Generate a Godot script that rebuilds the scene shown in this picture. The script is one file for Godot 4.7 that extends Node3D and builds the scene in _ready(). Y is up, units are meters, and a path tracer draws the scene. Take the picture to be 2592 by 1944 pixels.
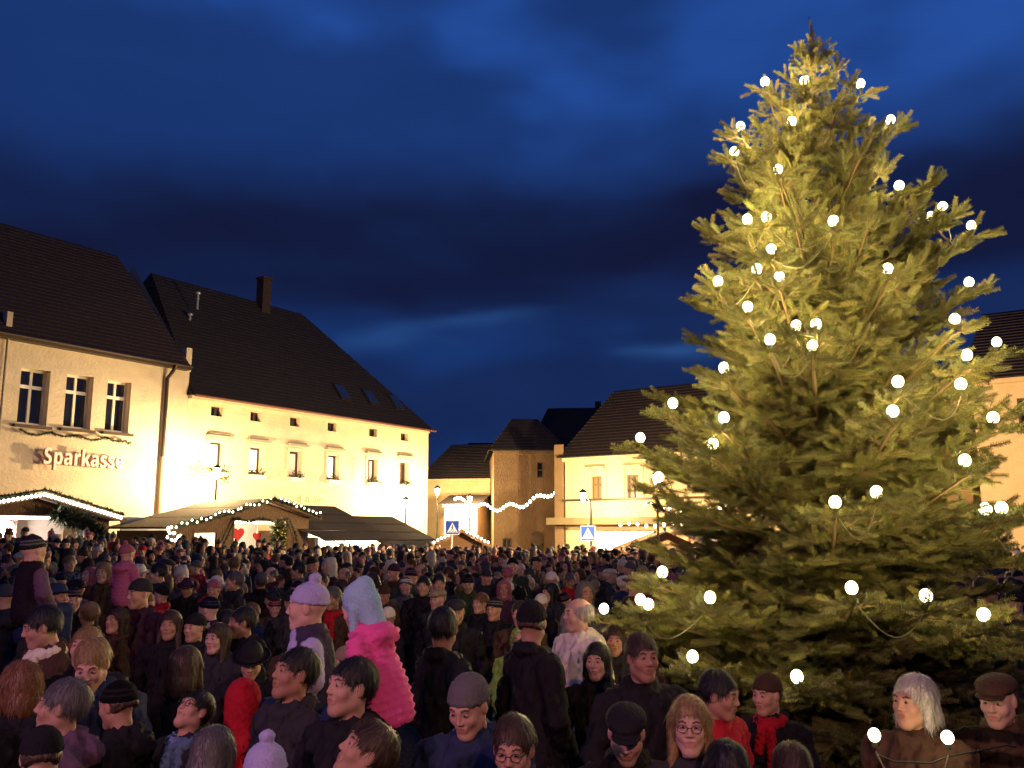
extends Node3D
# A town square at dusk: a packed crowd, market stalls, cream houses and a tall lit fir. Units are metres, y is up, the camera looks along -z.

const NLEFT := Vector3(.8387, 0, .5446)      # outward normal of the long left facade
const JOINT := Vector3(-14.93, 0, -40.19)    # where the bank meets the long house, on the ground
const TREE := Vector3(2.87, 0, -8.3)
const TIGHT := 0.02
var rng := RandomNumberGenerator.new()
var noise := FastNoiseLite.new()
var used_names := {}
var used_labels := {}
var mats := {}
var tex := {}


# ---------------------------------------------------------------- meshes
class Mb:
	var v := PackedVector3Array()
	var n := PackedVector3Array()
	var c := PackedColorArray()
	var ix := PackedInt32Array()
	var col := Color.WHITE

	func pt(p: Vector3, nn: Vector3) -> int:
		v.append(p); n.append(nn); c.append(col)
		return v.size() - 1

	func face(a: int, b: int, d: int) -> void:
		if (v[b] - v[a]).cross(v[d] - v[a]).dot(n[a] + n[b] + n[d]) > 0.0:
			ix.append_array([a, d, b])
		else:
			ix.append_array([a, b, d])

	func tri(a: Vector3, b: Vector3, d: Vector3, nn: Vector3) -> void:
		face(pt(a, nn), pt(b, nn), pt(d, nn))

	func quad(a: Vector3, b: Vector3, d: Vector3, e: Vector3, nn := Vector3.ZERO) -> void:
		if nn == Vector3.ZERO:
			nn = (b - a).cross(d - a).normalized()
		var i := pt(a, nn); var j := pt(b, nn); var k := pt(d, nn); var l := pt(e, nn)
		face(i, j, k); face(i, k, l)

	func box(ctr: Vector3, size: Vector3, bs := Basis.IDENTITY) -> void:
		var h := size / 2.0
		for ax in 3:
			for s in [-1.0, 1.0]:
				var nn := Vector3.ZERO; nn[ax] = s
				var p := Vector3.ZERO; p[(ax + 1) % 3] = h[(ax + 1) % 3]
				var q := Vector3.ZERO; q[(ax + 2) % 3] = h[(ax + 2) % 3]
				var o: Vector3 = nn * h[ax]
				quad(ctr + bs * (o - p - q), ctr + bs * (o + p - q), ctr + bs * (o + p + q), ctr + bs * (o - p + q), bs * nn)

	func bar(a: Vector3, b: Vector3, w: float, d: float) -> void:
		var y := (b - a).normalized()
		var x := y.cross(Vector3(0, 0, 1) if absf(y.z) < .9 else Vector3.UP).normalized()
		box((a + b) / 2.0, Vector3(w, a.distance_to(b), d), Basis(x, y, x.cross(y)))

	func tube(pts: Array, r0: float, r1: float, sides := 8) -> void:
		var prev := -1
		for k in pts.size():
			var t: Vector3 = (pts[mini(k + 1, pts.size() - 1)] - pts[maxi(k - 1, 0)]).normalized()
			var x := t.cross(Vector3(.13, .31, .94) if absf(t.z) < .8 else Vector3.UP).normalized()
			var y := t.cross(x)
			var r := lerpf(r0, r1, float(k) / maxf(1, pts.size() - 1))
			var at := v.size()
			for s in sides:
				var a := TAU * s / sides
				var d := x * cos(a) + y * sin(a)
				pt(pts[k] + d * r, d)
			if prev >= 0:
				for s in sides:
					var s2 := (s + 1) % sides
					face(prev + s, prev + s2, at + s2); face(prev + s, at + s2, at + s)
			prev = at
		for e in [0, pts.size() - 1]:
			var nn: Vector3 = (pts[0] - pts[1]).normalized() if e == 0 else (pts[-1] - pts[-2]).normalized()
			var base := 0 if e == 0 else v.size()
			base = v.size()
			var x := nn.cross(Vector3(.13, .31, .94) if absf(nn.z) < .8 else Vector3.UP).normalized()
			var y := nn.cross(x)
			for s in sides:
				var a := TAU * s / sides
				pt(pts[e] + (x * cos(a) + y * sin(a)) * (r0 if e == 0 else r1), nn)
			for s in range(1, sides - 1):
				face(base, base + s, base + s + 1)

	func lathe(ctr: Vector3, prof: Array, sides := 12) -> void:
		var at := v.size()
		for k in prof.size():
			var p: Vector2 = prof[k]
			var t: Vector2 = prof[mini(k + 1, prof.size() - 1)] - prof[maxi(k - 1, 0)]
			for s in sides:
				var a := TAU * s / sides
				pt(ctr + Vector3(cos(a) * p.x, p.y, sin(a) * p.x), Vector3(cos(a) * t.y, -t.x, sin(a) * t.y).normalized())
		for k in prof.size() - 1:
			for s in sides:
				var s2 := (s + 1) % sides
				var i := at + k * sides
				face(i + s, i + s2, i + sides + s2); face(i + s, i + sides + s2, i + sides + s)

	func ball(ctr: Vector3, r: Vector3, rows := 8, sides := 10) -> void:
		var at := v.size()
		for k in rows + 1:
			var e := PI * (float(k) / rows - .5)
			for s in sides:
				var a := TAU * s / sides
				var d := Vector3(cos(e) * cos(a), sin(e), cos(e) * sin(a))
				pt(ctr + d * r, (d / r).normalized())
		for k in rows:
			for s in sides:
				var s2 := (s + 1) % sides
				var i := at + k * sides
				face(i + s, i + s2, i + sides + s2); face(i + s, i + sides + s2, i + sides + s)

	func add(o: Mb, xf := Transform3D.IDENTITY) -> void:
		var at := v.size()
		for k in o.v.size():
			v.append(xf * o.v[k]); n.append((xf.basis * o.n[k]).normalized()); c.append(o.c[k])
		for i in o.ix:
			ix.append(i + at)

	func mesh() -> ArrayMesh:
		var a := []
		a.resize(Mesh.ARRAY_MAX)
		a[Mesh.ARRAY_VERTEX] = v; a[Mesh.ARRAY_NORMAL] = n; a[Mesh.ARRAY_COLOR] = c; a[Mesh.ARRAY_INDEX] = ix
		var m := ArrayMesh.new()
		m.add_surface_from_arrays(Mesh.PRIMITIVE_TRIANGLES, a)
		return m


# A grid of distances: capsules and ellipsoids are joined by a smooth minimum, then meshed as surface nets.
class Field:
	var o: Vector3
	var c: float
	var nx: int
	var ny: int
	var nz: int
	var f := PackedFloat32Array()

	func _init(lo: Vector3, hi: Vector3, cell: float) -> void:
		o = lo; c = cell
		nx = int((hi.x - lo.x) / c) + 2; ny = int((hi.y - lo.y) / c) + 2; nz = int((hi.z - lo.z) / c) + 2
		f.resize(nx * ny * nz); f.fill(.08)

	func span(lo: Vector3, hi: Vector3) -> Array:
		var a := ((lo - o) / c).floor(); var b := ((hi - o) / c).ceil()
		return [maxi(0, int(a.x)), maxi(0, int(a.y)), maxi(0, int(a.z)), mini(nx - 1, int(b.x)), mini(ny - 1, int(b.y)), mini(nz - 1, int(b.z))]

	func cap(a: Vector3, b: Vector3, ra: float, rb: float, k := .03, cut := false) -> void:
		var m := maxf(ra, rb) + k + c * 2.0
		var mm := Vector3(m, m, m)
		var s := span(a.min(b) - mm, a.max(b) + mm)
		var ba := b - a
		var l2 := maxf(ba.length_squared(), 1e-8)
		for z in range(s[2], s[5] + 1):
			for y in range(s[1], s[4] + 1):
				var i: int = (z * ny + y) * nx + s[0]
				for x in range(s[0], s[3] + 1):
					var pa := o + Vector3(x, y, z) * c - a
					var h := clampf(pa.dot(ba) / l2, 0.0, 1.0)
					var d := (pa - ba * h).length() - ra - (rb - ra) * h
					var w := f[i]
					if cut:
						var q := maxf(k - absf(w + d), 0.0) / k
						f[i] = maxf(w, -d) + q * q * k * .25
					else:
						var q := maxf(k - absf(w - d), 0.0) / k
						f[i] = minf(w, d) - q * q * k * .25
					i += 1

	func ell(ctr: Vector3, r: Vector3, k := .03, cut := false) -> void:
		var mm := r + Vector3.ONE * (k + c * 2.0)
		var s := span(ctr - mm, ctr + mm)
		for z in range(s[2], s[5] + 1):
			for y in range(s[1], s[4] + 1):
				var i: int = (z * ny + y) * nx + s[0]
				for x in range(s[0], s[3] + 1):
					var p := (o + Vector3(x, y, z) * c - ctr) / r
					var k0 := p.length()
					var d := k0 * (k0 - 1.0) / maxf((p / r).length(), 1e-6)
					var w := f[i]
					if cut:
						var q := maxf(k - absf(w + d), 0.0) / k
						f[i] = maxf(w, -d) + q * q * k * .25
					else:
						var q := maxf(k - absf(w - d), 0.0) / k
						f[i] = minf(w, d) - q * q * k * .25
					i += 1

	func cut_plane(nn: Vector3, off: float) -> void:   # removes what lies on the side nn points to
		var i := 0
		for z in nz:
			for y in ny:
				for x in nx:
					var d := (o + Vector3(x, y, z) * c).dot(nn) - off
					if d > f[i]:
						f[i] = d
					i += 1

	func ring(ctr: Vector3, rx: float, rz: float, r: float, tilt := 0.0, k := .01) -> void:
		for q in 16:
			var a := TAU * q / 16; var b := TAU * (q + 1) / 16
			cap(ctr + Vector3(cos(a) * rx, sin(a) * rz * tilt, sin(a) * rz), ctr + Vector3(cos(b) * rx, sin(b) * rz * tilt, sin(b) * rz), r, r, k)

	func build() -> Mb:
		var m := Mb.new()
		var id := PackedInt32Array(); id.resize(f.size()); id.fill(-1)
		var off := [0, 1, nx, nx + 1, nx * ny, nx * ny + 1, nx * ny + nx, nx * ny + nx + 1]
		var ed := [[0, 1], [2, 3], [4, 5], [6, 7], [0, 2], [1, 3], [4, 6], [5, 7], [0, 4], [1, 5], [2, 6], [3, 7]]
		var lim := c * 2.2
		for z in nz - 1:
			for y in ny - 1:
				var i: int = (z * ny + y) * nx
				for x in nx - 1:
					if absf(f[i]) < lim:
						var g := [f[i], f[i + off[1]], f[i + off[2]], f[i + off[3]], f[i + off[4]], f[i + off[5]], f[i + off[6]], f[i + off[7]]]
						var cnt := 0
						for q in 8:
							if g[q] < 0.0: cnt += 1
						if cnt > 0 and cnt < 8:
							var p := Vector3.ZERO; var k := 0
							for e in ed:
								var a: float = g[e[0]]; var b: float = g[e[1]]
								if (a < 0.0) != (b < 0.0):
									var t := a / (a - b)
									var pa := Vector3(e[0] & 1, (e[0] >> 1) & 1, e[0] >> 2)
									p += pa.lerp(Vector3(e[1] & 1, (e[1] >> 1) & 1, e[1] >> 2), t); k += 1
							p /= k
							var nn := Vector3(g[1] + g[3] + g[5] + g[7] - g[0] - g[2] - g[4] - g[6], g[2] + g[3] + g[6] + g[7] - g[0] - g[1] - g[4] - g[5], g[4] + g[5] + g[6] + g[7] - g[0] - g[1] - g[2] - g[3])
							id[i] = m.pt(o + (Vector3(x, y, z) + p) * c, nn.normalized())
					i += 1
		var st := [1, nx, nx * ny]
		for z in range(1, nz - 1):
			for y in range(1, ny - 1):
				var i: int = (z * ny + y) * nx + 1
				for x in range(1, nx - 1):
					if id[i] >= 0:
						for ax in 3:
							if (f[i] < 0.0) != (f[i + st[ax]] < 0.0):
								var u: int = st[(ax + 1) % 3]; var w: int = st[(ax + 2) % 3]
								var a := id[i]; var b := id[i - u]; var d := id[i - u - w]; var e := id[i - w]
								if b >= 0 and d >= 0 and e >= 0:
									m.face(a, b, d); m.face(a, d, e)
					i += 1
		return m


func rumple(m: Mb, amp: float, freq: Vector3) -> Mb:
	for k in m.v.size():
		var p := m.v[k] * freq
		m.v[k] += m.n[k] * noise.get_noise_3dv(p) * amp
		var e := .35
		var g := Vector3(noise.get_noise_3dv(p + Vector3(e, 0, 0)), noise.get_noise_3dv(p + Vector3(0, e, 0)), noise.get_noise_3dv(p + Vector3(0, 0, e))) - Vector3.ONE * noise.get_noise_3dv(p)
		m.n[k] = (m.n[k] - g * freq / e * amp * .7).normalized()
	return m


# ---------------------------------------------------------------- scene tree
func numbered(called: String) -> String:
	var k: int = used_names.get(called, -1) + 1
	used_names[called] = k
	return called if k == 0 else "%s_%03d" % [called, k]


func thing(called: String, label: String, category: String, at := Vector3.ZERO, bs := Basis.IDENTITY, group := "") -> Node3D:
	var o := Node3D.new()
	o.name = numbered(called); add_child(o)
	o.transform = Transform3D(bs, at)
	o.set_meta("label", label); o.set_meta("category", category)
	if group: o.set_meta("group", group)
	return o


func part(called: String, m, material: Material, parent: Node3D, xf := Transform3D.IDENTITY) -> MeshInstance3D:
	var o := MeshInstance3D.new()
	o.mesh = m.mesh() if m is Mb else m
	o.material_override = material
	o.name = called
	parent.add_child(o, true)
	o.transform = xf
	return o


func struct(called: String, m, material: Material) -> MeshInstance3D:
	var o := part(called, m, material, self)
	o.set_meta("kind", "structure")
	return o


func mat(key: String, color := Color.WHITE, rough := .9, set := {}) -> StandardMaterial3D:   # color is linear
	if mats.has(key): return mats[key]
	var m := StandardMaterial3D.new()
	m.resource_name = key
	m.albedo_color = color.linear_to_srgb(); m.roughness = rough
	m.vertex_color_use_as_albedo = set.get("vc", false)
	for k in set:
		if k != "vc": m.set(k, set[k])
	mats[key] = m
	return m


func relief(key: String, freq: float, oct: int, contrast := .5, lo := .75) -> NoiseTexture2D:
	if tex.has(key): return tex[key]
	var t := NoiseTexture2D.new()
	t.width = 512; t.height = 512; t.seamless = true
	var nz := FastNoiseLite.new()
	nz.seed = key.hash() % 1000; nz.frequency = freq; nz.fractal_octaves = oct
	t.noise = nz
	var g := Gradient.new()
	g.set_color(0, Color(lo, lo, lo)); g.set_color(1, Color.WHITE)
	g.set_offset(0, .5 - contrast / 2.0); g.set_offset(1, .5 + contrast / 2.0)
	t.color_ramp = g
	tex[key] = t
	return t


func glow(key: String, color: Color, e: float) -> StandardMaterial3D:
	return mat(key, Color(.8, .8, .8), .4, {"emission_enabled": true, "emission": color.linear_to_srgb(), "emission_energy_multiplier": e})


func omni(at: Vector3, color: Color, e: float, size: float, parent: Node3D = self) -> void:
	var l := OmniLight3D.new()
	l.name = "lamp_light"; l.light_color = color.linear_to_srgb(); l.light_energy = e; l.light_size = size
	l.omni_range = 90.0; l.omni_attenuation = 2.0; l.shadow_enabled = true
	parent.add_child(l, true); l.position = at


func ground_at(x: float) -> float:
	return .09 * maxf(0, -x - 7.0)


func facade(u: float, y: float, n: float) -> Vector3:
	return JOINT + Vector3(.5446, 0, -.8387) * u + NLEFT * n + Vector3(0, y, 0)


# ---------------------------------------------------------------- building pieces (local frame: x along the wall, y up, z out of it)
func wall_holes(m: Mb, u0: float, u1: float, y0: float, y1: float, holes: Array, t := .35) -> void:
	var us := [u0, u1]; var ys := [y0, y1]
	for h in holes:
		us.append_array([h.position.x, h.end.x]); ys.append_array([h.position.y, h.end.y])
	us.sort(); ys.sort()
	for i in us.size() - 1:
		for j in ys.size() - 1:
			if us[i + 1] - us[i] < .001 or ys[j + 1] - ys[j] < .001: continue
			var c := Vector2((us[i] + us[i + 1]) / 2, (ys[j] + ys[j + 1]) / 2)
			var open := false
			for h in holes:
				if h.has_point(c): open = true
			if not open:
				for z in [0.0, -t]:
					m.quad(Vector3(us[i], ys[j], z), Vector3(us[i + 1], ys[j], z), Vector3(us[i + 1], ys[j + 1], z), Vector3(us[i], ys[j + 1], z), Vector3(0, 0, 1 if z == 0.0 else -1))
	for h in holes:
		var a := Vector3(h.position.x, h.position.y, 0); var b := Vector3(h.end.x, h.position.y, 0); var c := Vector3(h.end.x, h.end.y, 0); var d := Vector3(h.position.x, h.end.y, 0)
		var k := Vector3(0, 0, -t)
		m.quad(a, b, b + k, a + k, Vector3.UP); m.quad(d, c, c + k, d + k, Vector3.DOWN)
		m.quad(a, d, d + k, a + k, Vector3.RIGHT); m.quad(b, c, c + k, b + k, Vector3.LEFT)
	for e in [u0, u1]:
		m.quad(Vector3(e, y0, 0), Vector3(e, y1, 0), Vector3(e, y1, -t), Vector3(e, y0, -t), Vector3(-1 if e == u0 else 1, 0, 0))


func roof_slope(m: Mb, a: Vector3, b: Vector3, c: Vector3, d: Vector3, rows: int, lift := .045) -> void:   # a,b eave; c,d ridge
	var nn := (b - a).cross(d - a).normalized()
	if nn.y < 0: nn = -nn
	for k in rows:
		var t0 := float(k) / rows; var t1 := float(k + 1) / rows
		var l0 := a.lerp(d, t0); var r0 := b.lerp(c, t0); var l1 := a.lerp(d, t1); var r1 := b.lerp(c, t1)
		var up := nn * lift
		m.quad(l0 + up, r0 + up, r1, l1)
		m.quad(l0 + up, r0 + up, r0, l0, (l0 - l1).normalized() if l0.distance_to(l1) > .001 else nn)


func window(parent: Node3D, r: Rect2, z: float, cols: int, transom: float, pane_mat: Material, frame_mat: Material, bar_w := .06) -> MeshInstance3D:
	var m := Mb.new()
	var x0 := r.position.x; var x1 := r.end.x; var y0 := r.position.y; var y1 := r.end.y
	m.box(Vector3(x0 + bar_w / 2, (y0 + y1) / 2, z), Vector3(bar_w, y1 - y0, .08)); m.box(Vector3(x1 - bar_w / 2, (y0 + y1) / 2, z), Vector3(bar_w, y1 - y0, .08))
	m.box(Vector3((x0 + x1) / 2, y0 + bar_w / 2, z + .003), Vector3(x1 - x0, bar_w, .08)); m.box(Vector3((x0 + x1) / 2, y1 - bar_w / 2, z + .003), Vector3(x1 - x0, bar_w, .08))
	var ys := [y0, y1]
	if transom > 0:
		var ty := lerpf(y0, y1, transom)
		m.box(Vector3((x0 + x1) / 2, ty, z + .006), Vector3(x1 - x0, bar_w * 1.5, .08)); ys = [y0, ty, y1]
	for k in range(1, cols):
		m.box(Vector3(lerpf(x0, x1, float(k) / cols), (y0 + y1) / 2, z + .009), Vector3(bar_w * 1.1, y1 - y0, .07))
	var w := part("window", m, frame_mat, parent)
	for k in cols:
		for j in ys.size() - 1:
			var p := Mb.new()
			var a := lerpf(x0, x1, float(k) / cols); var b := lerpf(x0, x1, float(k + 1) / cols)
			p.box(Vector3((a + b) / 2, (ys[j] + ys[j + 1]) / 2, z - .02), Vector3(b - a - .01, ys[j + 1] - ys[j] - .01, .008))
			part("pane", p, pane_mat, w)
	return w


func light_row(called: String, label: String, pts: Array, r: float, material: Material, group := "", wire := true) -> Node3D:
	var t := thing(called, label, "string lights", pts[0], Basis.IDENTITY, group)
	var b := Mb.new(); b.ball(Vector3.ZERO, Vector3(r, r * 1.2, r), 6, 8)
	var bm := b.mesh()
	var loc := []
	for p in pts:
		var q: Vector3 = p - pts[0]
		loc.append(q + Vector3(0, r * 1.3, 0))
		part("bulb", bm, material, t, Transform3D(Basis.IDENTITY, q))
	if wire and loc.size() > 1:
		var w := Mb.new(); w.tube(loc, .012, .012, 5)
		part("cable", w, mat("cable_dark", Color(.02, .02, .02)), t)
	return t


# ---------------------------------------------------------------- people
var heads := {}      # kind -> Mb, facing +z, origin at the middle of the head
var tops := {}       # hair and hats, in the head's axes
var coats := {}      # clothes of a person 1.75 m tall, feet at the origin
var posed := {}
const HEAD_Y := 1.635
const PALETTE := {"black": Color(.012, .011, .014), "charcoal": Color(.028, .027, .032), "navy": Color(.02, .03, .075), "brown": Color(.06, .033, .02), "plum": Color(.05, .016, .04), "slate": Color(.04, .043, .07), "mauve": Color(.11, .06, .1), "red": Color(.4, .012, .025), "lime": Color(.22, .38, .07), "cream": Color(.72, .66, .52), "grey": Color(.12, .115, .12), "beige": Color(.3, .23, .15), "rose": Color(.33, .1, .14), "lavender": Color(.4, .38, .62), "white": Color(.52, .5, .46), "ginger": Color(.2, .085, .03), "blond": Color(.34, .22, .09), "green": Color(.03, .05, .03), "pink": Color(.72, .09, .3), "pink_dull": Color(.4, .1, .2), "ice": Color(.32, .5, .66), "blue": Color(.2, .3, .6)}


func head_mesh(kind: String, cell: float) -> Mb:
	var fl := Field.new(Vector3(-.17, -.3, -.16), Vector3(.17, .13, .15), cell)
	var wide := 1.0 if kind == "m" else .93
	fl.ell(Vector3(0, .028, -.02), Vector3(.075, .09, .095))
	fl.ell(Vector3(0, -.03, .02), Vector3(.061 * wide, .084, .071))
	for s in [-1.0, 1.0]:
		fl.cap(Vector3(s * .046 * wide, -.06, 0), Vector3(s * .016, -.1, .06), .024, .016, .035)
		fl.ell(Vector3(s * .037, -.022, .062), Vector3(.024, .024, .02), .03)
	fl.cap(Vector3(-.034, .03, .079), Vector3(.034, .03, .079), .012, .012, .025)
	fl.cap(Vector3(0, .016, .088), Vector3(0, -.02, .106), .007, .0105 if kind == "m" else .0085, .018)
	for s in [-1.0, 1.0]:
		fl.ell(Vector3(s * .01, -.025, .096), Vector3(.007, .006, .009), .01)
		fl.cap(Vector3(s * .032, .011, .108), Vector3(s * .03, .011, .108), .014, .014, .018, true)
		fl.ell(Vector3(s * .031, .009, .078), Vector3(.0145, .011, .0125), .006)
		fl.ell(Vector3(s * .077, -.002, -.008), Vector3(.011, .032, .02), .01)
	fl.cap(Vector3(-.02, -.052, .085), Vector3(.02, -.052, .085), .008, .008, .014)
	fl.cap(Vector3(-.014, -.064, .084), Vector3(.014, -.064, .084), .009, .009, .012)
	fl.cap(Vector3(-.022, -.0575, .098), Vector3(.022, -.0575, .098), .004, .004, .005, true)
	fl.ell(Vector3(0, -.1, .064), Vector3(.024, .018, .02), .035)
	fl.cap(Vector3(0, -.06, -.025), Vector3(0, -.2, -.04), .054 * wide, .058 * wide, .03)
	var m := fl.build()
	for k in m.v.size():
		var p := m.v[k]
		var q := Color(1, 1, 1)
		var ax := absf(p.x)
		var lips := (Vector2(p.x, p.y + .0575) / Vector2(.026, .0135)).length()
		if p.z > .07 and lips < 1.0: q = q.lerp(Color(.82, .55, .55), minf(1, (1.0 - lips) * 3))
		q = q.lerp(Color(1, .8, .77), .5 * clampf(1.0 - (Vector3(ax, p.y, p.z) - Vector3(.04, -.025, .07)).length() / .03, 0, 1))
		if p.z > .06 and (Vector2(ax - .031, p.y - .036 + absf(ax - .031) * .25) / Vector2(.019, .0055)).length() < 1.0: q = Color(.16, .13, .12)
		var ed := Vector2(ax - .031, (p.y - .009) * 1.35).length()
		if p.z > .076 and ed < .0105: q = Color(.3, .3, .32) if ed > .009 else Color(.85, 1.1, 1.25)
		if p.z > .08 and Vector2(ax - .03, p.y - .0095).length() < .0062: q = Color(.05, .05, .06)
		if kind == "m" and p.y < -.035 and p.y > -.13 and lips > 1.2: q = q.lerp(Color(.8, .78, .78), .7 * clampf((p.z + .01) / .05, 0, 1))
		q *= Color(.74, .52, .43)
		m.c[k] = q
	return m


func top_mesh(kind: String) -> Mb:
	var fl := Field.new(Vector3(-.22, -.36, -.24), Vector3(.22, .3, .22), .0075)
	var amp := .004; var fq := Vector3(60, 25, 60)
	if kind in ["short", "bob", "long"]:
		fl.ell(Vector3(0, .036, -.026), Vector3(.085, .1, .106))
		if kind != "short":
			var low := -.1 if kind == "bob" else -.23
			fl.ell(Vector3(0, -.03, -.07), Vector3(.085, .12, .06), .04)
			for s in [-1.0, 1.0]: fl.cap(Vector3(s * .073, .03, -.015), Vector3(s * .082, low, -.005 if kind == "bob" else .03), .028, .024, .03)
			fl.cap(Vector3(-.04, low + .02, -.085), Vector3(.04, low + .02, -.085), .045, .045, .05)
			fl.cap(Vector3(0, .05, -.07), Vector3(0, low, -.09), .06, .05, .04)
		else:
			fl.cut_plane(Vector3(0, -1, -.35).normalized(), .055)
		fl.ell(Vector3(0, -.045, .1), Vector3(.064, .105, .085), .012, true)
		fl.ell(Vector3(.01, .02, .12), Vector3(.05, .045, .05), .015, true)
		if kind == "short":
			for s in [-1.0, 1.0]: fl.ell(Vector3(s * .085, -.02, .012), Vector3(.03, .04, .026), .008, true)
	elif kind == "bald":
		fl.ell(Vector3(0, .02, -.03), Vector3(.085, .085, .1))
		fl.ell(Vector3(0, .12, .0), Vector3(.075, .09, .1), .01, true)
		fl.ell(Vector3(0, -.03, .1), Vector3(.075, .14, .1), .012, true)
		fl.cut_plane(Vector3(0, -1, -.35).normalized(), .05)
	elif kind in ["beanie", "beanie_stripe", "pom", "pointy", "hat_tail"]:
		fl.ell(Vector3(0, .04, -.022), Vector3(.089, .098, .107))
		if kind == "pointy":
			fl.cap(Vector3(0, .08, -.03), Vector3(0, .125, -.075), .07, .045, .06)
			fl.cap(Vector3(0, .0, -.06), Vector3(0, -.11, -.07), .075, .07, .04)
			for s in [-1.0, 1.0]: fl.cap(Vector3(s * .078, 0, -.01), Vector3(s * .07, -.2, .05), .03, .02, .02)
		if kind == "pom": fl.ell(Vector3(0, .155, -.05), Vector3(.035, .03, .035), .015)
		fl.cut_plane(Vector3(0, -1, .12).normalized(), -.028 if kind != "pointy" else .3)
		if kind == "pointy": fl.ell(Vector3(0, -.05, .1), Vector3(.066, .1, .09), .012, true)
		else: fl.ring(Vector3(0, .036, -.02), .076, .094, .0135, .18)
		amp = .004; fq = Vector3(70, 45, 70)
	elif kind == "cap":
		fl.ell(Vector3(0, .075, -.01), Vector3(.096, .05, .122))
		fl.cut_plane(Vector3(0, -1, .1).normalized(), -.042)
		fl.ell(Vector3(0, .05, .1), Vector3(.072, .011, .06), .012)
		fl.ell(Vector3(0, .02, -.05), Vector3(.082, .075, .075), .01)
		fl.ell(Vector3(0, -.04, .09), Vector3(.08, .085, .1), .01, true)
		amp = .004
	elif kind == "brim":
		fl.ell(Vector3(0, .06, -.02), Vector3(.088, .095, .108))
		fl.ell(Vector3(0, .17, -.02), Vector3(.03, .03, .09), .03, true)
		fl.cut_plane(Vector3(0, -1, 0), -.035)
		fl.ell(Vector3(0, .045, -.015), Vector3(.15, .012, .175), .012)
		amp = .003
	elif kind == "hood":
		fl.ell(Vector3(0, .01, -.035), Vector3(.108, .135, .13))
		fl.cap(Vector3(0, -.08, -.06), Vector3(0, -.22, -.06), .1, .13, .05)
		fl.cap(Vector3(0, .1, -.1), Vector3(0, .12, -.13), .04, .02, .05)
		fl.ell(Vector3(0, -.02, .09), Vector3(.075, .118, .13), .015, true)
		amp = .008; fq = Vector3(25, 25, 25)
	var m := fl.build()
	if kind == "beanie_stripe":
		for k in m.v.size():
			var y := m.v[k].y - m.v[k].z * .12
			m.c[k] = Color.WHITE if (y > .058 and y < .072) or (y > .086 and y < .1) else Color(.12, .12, .14)
	elif kind in ["short", "bob", "long", "bald"]:
		for k in m.v.size():
			var t := clampf(.8 + .5 * noise.get_noise_3dv(m.v[k] * Vector3(220, 30, 220)), .5, 1.0)
			m.c[k] = Color(t, t, t)
	rumple(m, amp, fq)
	if kind in ["short", "bob", "long", "bald"]: strands(m, 1500 if kind != "long" else 2300)
	return m


func strands(m: Mb, count: int) -> void:   # thin locks combed down over the hair
	var g := RandomNumberGenerator.new(); g.seed = 31 + count
	var have := m.v.size()
	for k in count:
		var i := g.randi() % have
		var p := m.v[i]; var nn := m.n[i]
		var crown := (p - Vector3(.02, .14, -.05)).normalized()
		var dir := (crown + Vector3(0, -.7, 0) + Vector3(g.randfn(), g.randfn(), g.randfn()) * .22)
		dir = (dir - nn * dir.dot(nn)).normalized()
		var x := dir.cross(nn).normalized() * g.randf_range(.0012, .0024)
		var t := g.randf_range(.45, 1.0); m.col = Color(t, t, t)
		var prev := p + nn * .001
		var lift := g.randf_range(.002, .006)
		for q in 4:
			var nx := prev + dir * .011 + nn * lift * (.6 if q == 0 else -.15) + Vector3(0, -.0016 * q, 0)
			var w := x * (1.0 - q * .22)
			m.quad(prev - w, prev + w, nx + w * .8, nx - w * .8, nn)
			prev = nx
			dir = (dir + Vector3(g.randfn(), -.4, g.randfn()) * .12).normalized()
	m.col = Color.WHITE


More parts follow.
